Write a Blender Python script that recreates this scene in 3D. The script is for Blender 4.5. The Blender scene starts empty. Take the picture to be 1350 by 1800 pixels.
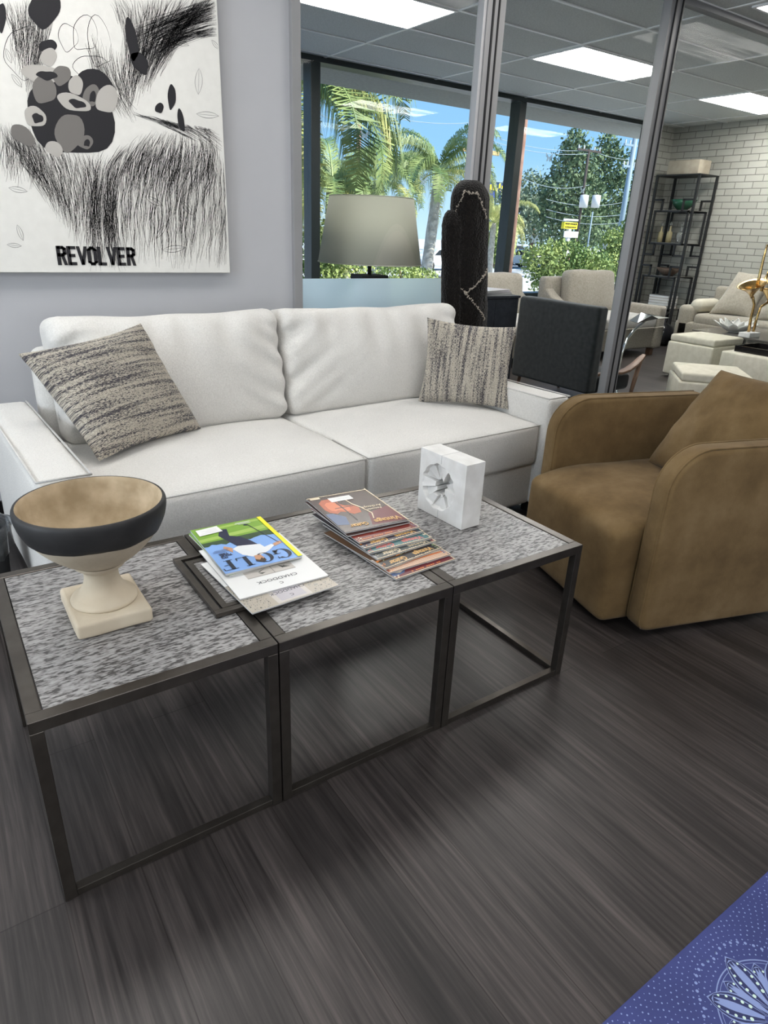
import bpy, math, random
from mathutils import Vector, Matrix, noise, Euler
random.seed(7)
scene = bpy.context.scene
COL = scene.collection
PI = math.pi

# ------------------------------------------------------------------ camera, world, lights, exposure
CAM_LOC = Vector((-0.01622604, -1.09095862, 1.28071728))
CAM_EUL = Euler((1.16525637, -0.04039545, -0.59332679), 'XYZ')
FPX = 1155.19
cam = bpy.data.cameras.new('camera')
cam.sensor_fit = 'HORIZONTAL'; cam.sensor_width = 36.0
cam.lens = FPX / 1350 * 36.0
cam.clip_start = 0.02; cam.clip_end = 500
camo = bpy.data.objects.new('camera', cam); COL.objects.link(camo)
camo.location = CAM_LOC; camo.rotation_euler = CAM_EUL
scene.camera = camo

vs = scene.view_settings
vs.view_transform = 'Standard'; vs.look = 'None'; vs.gamma = 1.0; vs.use_curve_mapping = False
vs.exposure = 0.42
scene.cycles.use_denoising = True
scene.cycles.max_bounces = 10; scene.cycles.diffuse_bounces = 5; scene.cycles.glossy_bounces = 4
scene.cycles.transparent_max_bounces = 16; scene.cycles.transmission_bounces = 6
scene.cycles.sample_clamp_indirect = 6.0
scene.cycles.caustics_reflective = False; scene.cycles.caustics_refractive = False

w = bpy.data.worlds.new('sky'); scene.world = w; w.use_nodes = True
nt = w.node_tree; nt.nodes.clear()
wo = nt.nodes.new('ShaderNodeOutputWorld'); bg = nt.nodes.new('ShaderNodeBackground')
tc = nt.nodes.new('ShaderNodeTexCoord'); sx = nt.nodes.new('ShaderNodeSeparateXYZ'); rmp = nt.nodes.new('ShaderNodeValToRGB')
rmp.color_ramp.elements[0].position = 0.0; rmp.color_ramp.elements[0].color = (0.52, 0.72, 0.88, 1)
rmp.color_ramp.elements[1].position = 0.42; rmp.color_ramp.elements[1].color = (0.11, 0.30, 0.68, 1)
e = rmp.color_ramp.elements.new(0.10); e.color = (0.27, 0.52, 0.83, 1)
nt.links.new(tc.outputs['Generated'], sx.inputs[0]); nt.links.new(sx.outputs['Z'], rmp.inputs[0])
nt.links.new(rmp.outputs[0], bg.inputs[0]); bg.inputs[1].default_value = 1.12
nt.links.new(bg.outputs[0], wo.inputs[0])

sun = bpy.data.lights.new('sun', 'SUN'); sun.energy = 7.5; sun.angle = math.radians(0.6); sun.color = (1.0, 0.96, 0.88)
suno = bpy.data.objects.new('sun', sun); COL.objects.link(suno)
suno.rotation_euler = Vector((-0.35, 0.62, -0.75)).to_track_quat('-Z', 'Y').to_euler()

def area(name, loc, sx_, sy_, energy, col=(1, 0.975, 0.94), rot=(0, 0, 0)):
    l = bpy.data.lights.new(name, 'AREA'); l.shape = 'RECTANGLE'; l.size = sx_; l.size_y = sy_; l.energy = energy; l.color = col
    o = bpy.data.objects.new(name, l); COL.objects.link(o); o.location = loc; o.rotation_euler = rot
    return o
NEAR_FIX = [(-0.30, 0.95), (2.25, 0.95), (4.86, 1.34), (-0.30, -1.7), (2.25, -1.7), (-2.4, 0.6)]
CEIL = 2.72
BACK_FIX = [(2.25, 3.32), (4.84, 3.32), (7.37, 3.32)]
# a window of the near room, outside the frame on the left
area('side_window_daylight', (-3.1, 0.2, 1.5), 1.6, 2.4, 75, (0.80, 0.90, 1.0), (0, -PI / 2, 0))

area('front_fill', (0.6, -4.15, 1.5), 3.4, 1.7, 42, (0.95, 0.97, 1.0), (PI / 2, 0, 0))  # added fill light behind the camera, brightens the sofa front; no window there

def ray(px, py):
    v = Vector(((px - 675) / FPX, -(py - 900) / FPX, -1.0))
    return CAM_EUL.to_matrix() @ v
def at(px, py, ax, val):
    d = ray(px, py); i = 'xyz'.index(ax)
    return CAM_LOC + d * ((val - CAM_LOC[i]) / d[i])

# ------------------------------------------------------------------ materials
def mat(name, color, rough=0.6, metal=0.0, spec=0.5, emis=None, estr=0.0, trans=0.0, alpha=1.0, sheen=0.0, ior=1.45):
    m = bpy.data.materials.new(name); m.use_nodes = True
    b = m.node_tree.nodes['Principled BSDF']
    b.inputs['Base Color'].default_value = (*color, 1); b.inputs['Roughness'].default_value = rough
    b.inputs['Metallic'].default_value = metal; b.inputs['Specular IOR Level'].default_value = spec
    b.inputs['Transmission Weight'].default_value = trans; b.inputs['IOR'].default_value = ior
    b.inputs['Alpha'].default_value = alpha; b.inputs['Sheen Weight'].default_value = sheen
    if emis: b.inputs['Emission Color'].default_value = (*emis, 1); b.inputs['Emission Strength'].default_value = estr
    return m
def N(m, t, **k):
    n = m.node_tree.nodes.new(t)
    for a, v in k.items(): setattr(n, a, v)
    return n
def L(m, a, b): m.node_tree.links.new(a, b)
def bsdf(m): return m.node_tree.nodes['Principled BSDF']
def coords(m, scale=(1, 1, 1), rot=(0, 0, 0), kind='Object'):
    t = N(m, 'ShaderNodeTexCoord'); mp = N(m, 'ShaderNodeMapping')
    mp.inputs['Scale'].default_value = scale; mp.inputs['Rotation'].default_value = rot
    L(m, t.outputs[kind], mp.inputs[0]); return mp.outputs[0]
def noise_tex(m, vec, scale, detail=4, rough=0.5):
    n = N(m, 'ShaderNodeTexNoise'); n.inputs['Scale'].default_value = scale; n.inputs['Detail'].default_value = detail
    n.inputs['Roughness'].default_value = rough
    if vec is not None: L(m, vec, n.inputs['Vector'])
    return n.outputs['Fac']
def ramp(m, fac, stops):
    r = N(m, 'ShaderNodeValToRGB'); el = r.color_ramp.elements
    while len(el) < len(stops): el.new(0.5)
    for i, (p, c) in enumerate(stops):
        el[i].position = p; el[i].color = (*c, 1) if len(c) == 3 else c
    L(m, fac, r.inputs[0]); return r.outputs[0]
def bump(m, h, strength=0.3, dist=0.01, chain=None):
    b = N(m, 'ShaderNodeBump'); b.inputs['Strength'].default_value = strength; b.inputs['Distance'].default_value = dist
    L(m, h, b.inputs['Height'])
    if chain is not None: L(m, chain, b.inputs['Normal'])
    L(m, b.outputs[0], bsdf(m).inputs['Normal']); return b.outputs[0]
def mix(m, a, b, fac, mode='MIX'):
    x = N(m, 'ShaderNodeMix', data_type='RGBA', blend_type=mode)
    for i, v in ((6, a), (7, b)):
        if isinstance(v, tuple): x.inputs[i].default_value = (*v, 1)
        else: L(m, v, x.inputs[i])
    if isinstance(fac, (int, float)): x.inputs[0].default_value = fac
    else: L(m, fac, x.inputs[0])
    return x.outputs[2]
def mottled(name, c1, c2, scale=8, rough=0.8, bs=0.2, bscale=60, bd=0.003, sheen=0.0, metal=0.0, spec=0.5):
    m = mat(name, c1, rough, metal, sheen=sheen, spec=spec)
    v = coords(m)
    L(m, ramp(m, noise_tex(m, v, scale, 5), [(0.35, c1), (0.68, c2)]), bsdf(m).inputs['Base Color'])
    if bs: bump(m, noise_tex(m, v, bscale, 3), bs, bd)
    return m

M = {}
# floor
m = M['floor'] = mat('dark_wood_planks', (0.05, 0.045, 0.042), 0.42)
v = coords(m, rot=(0, 0, PI / 2))
br = N(m, 'ShaderNodeTexBrick'); L(m, v, br.inputs['Vector'])
br.offset = 0.37; br.inputs['Scale'].default_value = 1.0; br.inputs['Brick Width'].default_value = 1.22; br.inputs['Row Height'].default_value = 0.152
br.inputs['Mortar Size'].default_value = 0.0012; br.inputs['Bias'].default_value = 0.0
br.inputs['Color1'].default_value = (0.030, 0.026, 0.025, 1); br.inputs['Color2'].default_value = (0.043, 0.037, 0.0355, 1); br.inputs['Mortar'].default_value = (0.016, 0.013, 0.012, 1)
g = coords(m, scale=(80, 2.6, 1))
g1 = noise_tex(m, g, 1.0, 6, 0.62)
g2 = noise_tex(m, coords(m, scale=(9, 0.9, 1)), 1.0, 4, 0.6)
gr = ramp(m, g1, [(0.30, (0.42, 0.40, 0.40)), (0.50, (1, 1, 1)), (0.70, (1.9, 1.85, 1.82))])
gr2 = ramp(m, g2, [(0.3, (0.55, 0.54, 0.55)), (0.7, (1.45, 1.42, 1.40))])
c = mix(m, mix(m, br.outputs['Color'], gr, 1.0, 'MULTIPLY'), gr2, 1.0, 'MULTIPLY')
L(m, c, bsdf(m).inputs['Base Color'])
bump(m, g1, 0.12, 0.002)
# walls and ceilings
M['wall'] = mottled('pale_blue_grey_paint', (0.43, 0.435, 0.455), (0.45, 0.455, 0.475), 3, 0.85, 0.08, 300, 0.001)
m = M['tile'] = mottled('speckled_acoustic_tile', (0.60, 0.63, 0.62), (0.74, 0.77, 0.76), 90, 0.95, 0.3, 160, 0.003)
M['tbar'] = mat('white_tee_bar', (0.92, 0.93, 0.93), 0.4)
M['alu'] = mottled('grey_anodised_frame', (0.25, 0.25, 0.255), (0.27, 0.27, 0.275), 5, 0.45, 0.0)
M['alu_light'] = mat('pale_grey_frame', (0.42, 0.42, 0.43), 0.4)
M['dark_frame'] = mat('dark_green_black_frame', (0.018, 0.026, 0.028), 0.4)
M['gasket'] = mat('black_gasket', (0.01, 0.01, 0.012), 0.6)
def brickmat(name, horizontal):
    m = mat(name, (0.6, 0.6, 0.57), 0.8)
    t = N(m, 'ShaderNodeTexCoord'); s = N(m, 'ShaderNodeSeparateXYZ'); cb = N(m, 'ShaderNodeCombineXYZ')
    L(m, t.outputs['Object'], s.inputs[0]); L(m, s.outputs[horizontal], cb.inputs[0]); L(m, s.outputs['Z'], cb.inputs[1])
    b = N(m, 'ShaderNodeTexBrick'); L(m, cb.outputs[0], b.inputs['Vector'])
    b.inputs['Scale'].default_value = 1; b.inputs['Brick Width'].default_value = 0.235; b.inputs['Row Height'].default_value = 0.078
    b.inputs['Mortar Size'].default_value = 0.005; b.inputs['Mortar Smooth'].default_value = 0.3
    b.inputs['Color1'].default_value = (0.37, 0.37, 0.33, 1); b.inputs['Color2'].default_value = (0.42, 0.42, 0.38, 1); b.inputs['Mortar'].default_value = (0.19, 0.19, 0.17, 1)
    L(m, b.outputs['Color'], bsdf(m).inputs['Base Color'])
    inv = N(m, 'ShaderNodeInvert'); L(m, b.outputs['Fac'], inv.inputs['Color'])
    bump(m, inv.outputs[0], 0.7, 0.012)
    return m
M['brick_y'] = brickmat('white_painted_brick', 'Y'); M['brick_x'] = brickmat('white_painted_brick_return', 'X')
def archglass(name, tint, refl):
    m = bpy.data.materials.new(name); m.use_nodes = True; nt = m.node_tree; nt.nodes.clear()
    o = nt.nodes.new('ShaderNodeOutputMaterial'); mx = nt.nodes.new('ShaderNodeMixShader'); tr = nt.nodes.new('ShaderNodeBsdfTransparent')
    gl = nt.nodes.new('ShaderNodeBsdfGlossy'); gl.inputs['Roughness'].default_value = 0.01
    fr = nt.nodes.new('ShaderNodeLayerWeight'); fr.inputs['Blend'].default_value = 0.5   # Facing is the same on both faces of a pane
    pw = nt.nodes.new('ShaderNodeMath'); pw.operation = 'POWER'; pw.inputs[1].default_value = 5.0
    mu = nt.nodes.new('ShaderNodeMath'); mu.operation = 'MULTIPLY_ADD'; mu.inputs[1].default_value = 0.9 * refl; mu.inputs[2].default_value = 0.04 * refl
    tr.inputs[0].default_value = (*tint, 1)
    nt.links.new(fr.outputs['Facing'], pw.inputs[0]); nt.links.new(pw.outputs[0], mu.inputs[0]); nt.links.new(mu.outputs[0], mx.inputs[0])
    nt.links.new(tr.outputs[0], mx.inputs[1]); nt.links.new(gl.outputs[0], mx.inputs[2]); nt.links.new(mx.outputs[0], o.inputs[0])
    return m
M['glass'] = archglass('clear_glass', (0.965, 0.975, 0.97), 0.13)
M['winglass'] = archglass('window_glass', (0.97, 0.98, 0.98), 0.3)
m = M['frost'] = bpy.data.materials.new('frosted_film'); m.use_nodes = True; nt = m.node_tree; nt.nodes.clear()
o = nt.nodes.new('ShaderNodeOutputMaterial'); mx = nt.nodes.new('ShaderNodeMixShader'); mx.inputs[0].default_value = 0.80
tl = nt.nodes.new('ShaderNodeBsdfTranslucent'); tl.inputs[0].default_value = (0.80, 0.92, 0.98, 1)
rf = nt.nodes.new('ShaderNodeBsdfRefraction'); rf.inputs['Roughness'].default_value = 0.5; rf.inputs['IOR'].default_value = 1.15; rf.inputs[0].default_value = (0.80, 0.93, 1.0, 1)
df = nt.nodes.new('ShaderNodeBsdfDiffuse'); df.inputs[0].default_value = (0.66, 0.86, 0.97, 1)
m2 = nt.nodes.new('ShaderNodeMixShader'); m2.inputs[0].default_value = 0.6
nt.links.new(rf.outputs[0], mx.inputs[1]); nt.links.new(tl.outputs[0], m2.inputs[1]); nt.links.new(df.outputs[0], m2.inputs[2])
nt.links.new(m2.outputs[0], mx.inputs[2]); nt.links.new(mx.outputs[0], o.inputs[0])
# light lens
m = M['lens'] = bpy.data.materials.new('troffer_lens'); m.use_nodes = True; nt = m.node_tree; nt.nodes.clear()
o = nt.nodes.new('ShaderNodeOutputMaterial'); em = nt.nodes.new('ShaderNodeEmission'); em.inputs[1].default_value = 1.0
t = nt.nodes.new('ShaderNodeTexCoord'); mp = nt.nodes.new('ShaderNodeMapping'); mp.inputs['Scale'].default_value = (0.6, 9, 1)
nz = nt.nodes.new('ShaderNodeTexNoise'); nz.inputs['Scale'].default_value = 2.2; nz.inputs['Detail'].default_value = 2
r = nt.nodes.new('ShaderNodeValToRGB'); r.color_ramp.elements[0].position = 0.3; r.color_ramp.elements[0].color = (2.2, 2.1, 2.0, 1)
r.color_ramp.elements[0].position = 0.36; r.color_ramp.elements[0].color = (0.062, 0.060, 0.058, 1); r.color_ramp.elements[1].position = 0.60; r.color_ramp.elements[1].color = (1, 0.97, 0.93, 1)
nt.links.new(t.outputs['Object'], mp.inputs[0]); nt.links.new(mp.outputs[0], nz.inputs[0]); nt.links.new(nz.outputs[0], r.inputs[0])
nt.links.new(r.outputs[0], em.inputs[0]); nt.links.new(em.outputs[0], o.inputs[0]); em.inputs[1].default_value = 13.6
M['lens_back'] = M['lens'].copy(); M['lens_back'].name = 'troffer_lens_window_room'
for n_ in M['lens_back'].node_tree.nodes:
    if n_.type == 'EMISSION': n_.inputs[1].default_value = 32.0
# fabrics
def fabric(name, c1, c2, scale=160, bs=0.6, bd=0.004, sheen=0.3, big=6):
    m = mat(name, c1, 0.95, sheen=sheen, spec=0.2)
    v = coords(m); n1 = noise_tex(m, v, scale, 3, 0.6); n2 = noise_tex(m, v, big, 3)
    a = ramp(m, n1, [(0.35, c1), (0.65, c2)])
    b = ramp(m, n2, [(0.3, (0.95, 0.95, 0.95)), (0.7, (1.0, 1.0, 1.0))])
    L(m, mix(m, a, b, 1.0, 'MULTIPLY'), bsdf(m).inputs['Base Color'])
    bump(m, n1, bs, bd); return m
M['boucle'] = fabric('white_boucle', (0.61, 0.595, 0.565), (0.70, 0.685, 0.655), 190, 0.7, 0.004)
M['boucle_pipe'] = fabric('white_boucle_seam', (0.54, 0.525, 0.50), (0.62, 0.605, 0.58), 190, 0.5, 0.003)
m = M['suede'] = mat('olive_tan_suede', (0.17, 0.115, 0.06), 0.95, sheen=0.08, spec=0.1)
v = coords(m)
L(m, ramp(m, noise_tex(m, v, 5.5, 6, 0.62), [(0.32, (0.110, 0.070, 0.030)), (0.5, (0.155, 0.101, 0.045)), (0.72, (0.205, 0.140, 0.070))]), bsdf(m).inputs['Base Color'])
bump(m, noise_tex(m, v, 220, 2), 0.15, 0.002)
def tweed(name, swap):
    m = mat(name, (0.5, 0.47, 0.4), 0.95, sheen=0.2, spec=0.15)
    r = (0, 0, PI / 2) if swap else (0, 0, 0)
    def uvn(su, sv, det=3):
        return noise_tex(m, coords(m, scale=(sv, su, 1) if swap else (su, sv, 1), kind='UV'), 1.0, det, 0.6)
    dash = uvn(46, 190, 2); band = uvn(1.4, 26, 3); cross = uvn(100, 8, 2); fuzz = uvn(150, 150, 2)
    ad = N(m, 'ShaderNodeMath', operation='MULTIPLY_ADD'); L(m, band, ad.inputs[0]); ad.inputs[1].default_value = 0.9; L(m, dash, ad.inputs[2])
    f = ramp(m, ad.outputs[0], [(0.972, (0, 0, 0)), (1.03, (1, 1, 1))])
    f2 = ramp(m, cross, [(0.60, (0, 0, 0)), (0.66, (0.55, 0.55, 0.55))])
    base = ramp(m, fuzz, [(0.35, (0.38, 0.34, 0.27)), (0.6, (0.70, 0.64, 0.54))])
    c = mix(m, base, (0.070, 0.065, 0.075), f); c = mix(m, c, (0.16, 0.13, 0.10), f2)
    L(m, c, bsdf(m).inputs['Base Color'])
    bump(m, dash, 0.8, 0.008, bump(m, fuzz, 0.8, 0.006)); return m
M['tweedL'] = tweed('cream_charcoal_tweed', False); M['tweedR'] = tweed('cream_brown_tweed', True)
# tabletop
m = M['oak'] = mat('grey_wirebrushed_oak', (0.3, 0.29, 0.28), 0.34)
d = noise_tex(m, coords(m, scale=(62, 215, 1)), 1.0, 2, 0.5); d2 = noise_tex(m, coords(m, scale=(5, 120, 1)), 1.0, 3)
ad = N(m, 'ShaderNodeMath', operation='MULTIPLY_ADD'); L(m, d2, ad.inputs[0]); ad.inputs[1].default_value = 0.45; L(m, d, ad.inputs[2])
L(m, ramp(m, ad.outputs[0], [(0.62, (0.060, 0.057, 0.056)), (0.70, (0.23, 0.22, 0.215)), (0.85, (0.36, 0.35, 0.345))]), bsdf(m).inputs['Base Color'])
bump(m, ad.outputs[0], 0.5, 0.003)
M['bronze'] = mottled('dark_bronze_metal', (0.080, 0.070, 0.062), (0.105, 0.094, 0.083), 20, 0.32, 0.05, 200, 0.0005, metal=0.8)
M['black'] = mat('matt_black', (0.012, 0.012, 0.013), 0.6)
M['blackgloss'] = mat('black_lacquer', (0.010, 0.009, 0.009), 0.22)
m = M['plaster'] = mottled('aged_plaster', (0.46, 0.385, 0.285), (0.60, 0.525, 0.405), 7, 0.85, 0.35, 45, 0.004)
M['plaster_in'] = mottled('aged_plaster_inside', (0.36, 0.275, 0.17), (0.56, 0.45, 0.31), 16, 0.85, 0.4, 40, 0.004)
M['bandblack'] = mottled('charcoal_painted_band', (0.012, 0.012, 0.013), (0.026, 0.025, 0.025), 14, 0.62, 0.3, 40, 0.003)
M['marble'] = mottled('white_marble', (0.62, 0.61, 0.59), (0.74, 0.735, 0.72), 18, 0.55, 0.25, 70, 0.002)
M['canvas'] = mottled('off_white_canvas', (0.70, 0.69, 0.65), (0.73, 0.72, 0.68), 30, 0.8, 0.1, 400, 0.0008)
M['ink'] = mat('black_ink', (0.012, 0.011, 0.014), 0.7)
M['ink_grey'] = mat('grey_ink', (0.16, 0.15, 0.14), 0.75)
M['ink_light'] = mat('light_grey_ink', (0.42, 0.40, 0.37), 0.75)
m = M['rug'] = mat('dark_brown_shag', (0.014, 0.011, 0.009), 0.95, sheen=0.15, spec=0.1)
v = coords(m); L(m, ramp(m, noise_tex(m, v, 70, 4, 0.7), [(0.35, (0.0025, 0.002, 0.0017)), (0.7, (0.012, 0.0095, 0.008))]), bsdf(m).inputs['Base Color']); bump(m, noise_tex(m, v, 110, 3), 1.0, 0.012)
M['rugcream'] = mat('cream_yarn', (0.34, 0.30, 0.25), 0.95)
m = M['shade'] = mat('linen_shade', (0.47, 0.46, 0.41), 0.9, spec=0.1)
bsdf(m).inputs['Base Color'].default_value = (0.60, 0.59, 0.52, 1)
tl_ = N(m, 'ShaderNodeBsdfTranslucent'); tl_.inputs[0].default_value = (0.80, 0.80, 0.70, 1); mx_ = N(m, 'ShaderNodeMixShader'); mx_.inputs[0].default_value = 0.45
L(m, bsdf(m).outputs[0], mx_.inputs[1]); L(m, tl_.outputs[0], mx_.inputs[2]); L(m, mx_.outputs[0], m.node_tree.nodes['Material Output'].inputs[0])
M['beige'] = fabric('beige_chenille', (0.27, 0.245, 0.205), (0.36, 0.33, 0.285), 60, 0.3, 0.003)
M['beige_light'] = fabric('pale_beige_seat', (0.42, 0.41, 0.39), (0.50, 0.49, 0.47), 60, 0.3, 0.003)
M['cream'] = fabric('cream_leather', (0.58, 0.55, 0.45), (0.66, 0.63, 0.53), 20, 0.1, 0.002, 0.0)
M['taupe'] = fabric('taupe_linen', (0.34, 0.31, 0.255), (0.42, 0.385, 0.32), 50, 0.2, 0.003)
M['navy'] = fabric('charcoal_navy_velvet', (0.013, 0.016, 0.024), (0.024, 0.028, 0.040), 30, 0.2, 0.003, 0.25)
M['charcoal'] = fabric('charcoal_velvet', (0.014, 0.016, 0.017), (0.026, 0.029, 0.031), 30, 0.2, 0.003, 0.3)
M['walnut'] = mottled('walnut_wood', (0.15, 0.085, 0.055), (0.22, 0.13, 0.085), 20, 0.45, 0.1, 90, 0.001)
M['chrome'] = mat('chrome', (0.8, 0.82, 0.84), 0.08, 1.0)
M['brass'] = mottled('polished_brass', (0.62, 0.40, 0.16), (0.75, 0.53, 0.24), 12, 0.25, 0.1, 30, 0.003, metal=1.0)
M['porcelain'] = mat('white_porcelain', (0.78, 0.78, 0.75), 0.3)
M['paper'] = mat('white_paper', (0.80, 0.80, 0.79), 0.5)
M['pages'] = mat('magazine_pages', (0.52, 0.52, 0.52), 0.8)
M['greenglass'] = mat('dark_green_glass', (0.02, 0.09, 0.05), 0.15)
M['smoke'] = mat('smoked_black_glass', (0.012, 0.012, 0.014), 0.12)
M['clear'] = mat('clear_crystal', (0.9, 0.93, 0.93), 0.05, trans=0.9)
M['amber'] = mat('amber_glass', (0.35, 0.30, 0.17), 0.1)
M['stone'] = mottled('tan_stone', (0.30, 0.26, 0.20), (0.44, 0.39, 0.31), 6, 0.7, 0.1)
M['reed'] = mottled('brown_wicker', (0.12, 0.08, 0.06), (0.18, 0.13, 0.10), 20, 0.8, 0.3)
M['tabledark'] = mat('smoked_tabletop', (0.13, 0.12, 0.11), 0.15)
M['liner'] = archglass('clear_plastic_liner', (0.80, 0.83, 0.86), 2.2)
m = M['mat_blue'] = mottled('royal_blue_rubber', (0.032, 0.042, 0.150), (0.044, 0.056, 0.195), 6, 0.75, 0.2, 500, 0.0006)
M['mat_light'] = mat('periwinkle_print', (0.22, 0.28, 0.52), 0.75)
M['mat_pale'] = mat('pale_mint_print', (0.55, 0.70, 0.62), 0.75)
M['mat_dark'] = mat('navy_print', (0.022, 0.028, 0.10), 0.75)
# outside
M['palmgreen'] = mottled('palm_leaf_green', (0.10, 0.17, 0.055), (0.30, 0.36, 0.12), 3, 0.5, 0)
M['palmyellow'] = mottled('palm_leaf_yellow', (0.36, 0.40, 0.12), (0.55, 0.52, 0.20), 3, 0.5, 0)
M['palmtrunk'] = mottled('pale_palm_bark', (0.30, 0.28, 0.24), (0.50, 0.47, 0.42), 8, 0.9, 0.5, 12, 0.03)
M['leaf_dark'] = mottled('conifer_green', (0.075, 0.125, 0.060), (0.20, 0.27, 0.14), 1.2, 0.8, 0)
M['leaf_mid'] = mottled('hedge_green', (0.13, 0.21, 0.06), (0.38, 0.44, 0.14), 1.0, 0.7, 0)
M['leaf_grey'] = mottled('greyish_tree_green', (0.16, 0.22, 0.15), (0.34, 0.40, 0.28), 1.0, 0.8, 0)
M['bark'] = mottled('brown_bark', (0.13, 0.09, 0.06), (0.22, 0.16, 0.11), 5, 0.9, 0.3, 20, 0.02)
M['polewood'] = mottled('red_brown_pole_wood', (0.22, 0.12, 0.085), (0.32, 0.19, 0.14), 3, 0.9, 0.1)
M['polegrey'] = mat('grey_blue_steel_pole', (0.24, 0.32, 0.38), 0.6)
M['darkpole'] = mat('dark_creosote_wood', (0.06, 0.05, 0.045), 0.9)
M['wire'] = mat('grey_cable', (0.30, 0.36, 0.40), 0.6)
M['asphalt'] = mottled('sunlit_concrete', (0.46, 0.46, 0.45), (0.56, 0.56, 0.54), 0.3, 0.9, 0.1, 10, 0.01)
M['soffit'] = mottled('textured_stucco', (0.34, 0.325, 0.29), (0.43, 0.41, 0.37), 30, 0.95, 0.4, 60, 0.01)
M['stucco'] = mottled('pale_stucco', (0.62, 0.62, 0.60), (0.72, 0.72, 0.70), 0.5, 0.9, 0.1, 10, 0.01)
M['bluepaint'] = mat('blue_sign_paint', (0.03, 0.06, 0.30), 0.5)
M['yellow'] = mat('yellow_paint', (0.75, 0.62, 0.03), 0.5)
M['tansign'] = mat('tan_sign_face', (0.60, 0.42, 0.20), 0.6)
M['carwhite'] = mat('white_car_paint', (0.70, 0.72, 0.74), 0.25)
M['carsilver'] = mat('silver_car_paint', (0.35, 0.38, 0.42), 0.25, 0.4)
M['cardark'] = mat('dark_car_paint', (0.05, 0.06, 0.08), 0.25)
M['carglass'] = mat('car_glass', (0.02, 0.025, 0.03), 0.1)
M['rubber'] = mat('tyre_rubber', (0.015, 0.015, 0.015), 0.8)
M['decal'] = mat('pale_blue_decal', (0.45, 0.60, 0.70), 0.5, alpha=0.55)
def flat(name, c, rough=0.35): 
    if name not in M: M[name] = mat(name, c, rough)
    return M[name]

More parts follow.
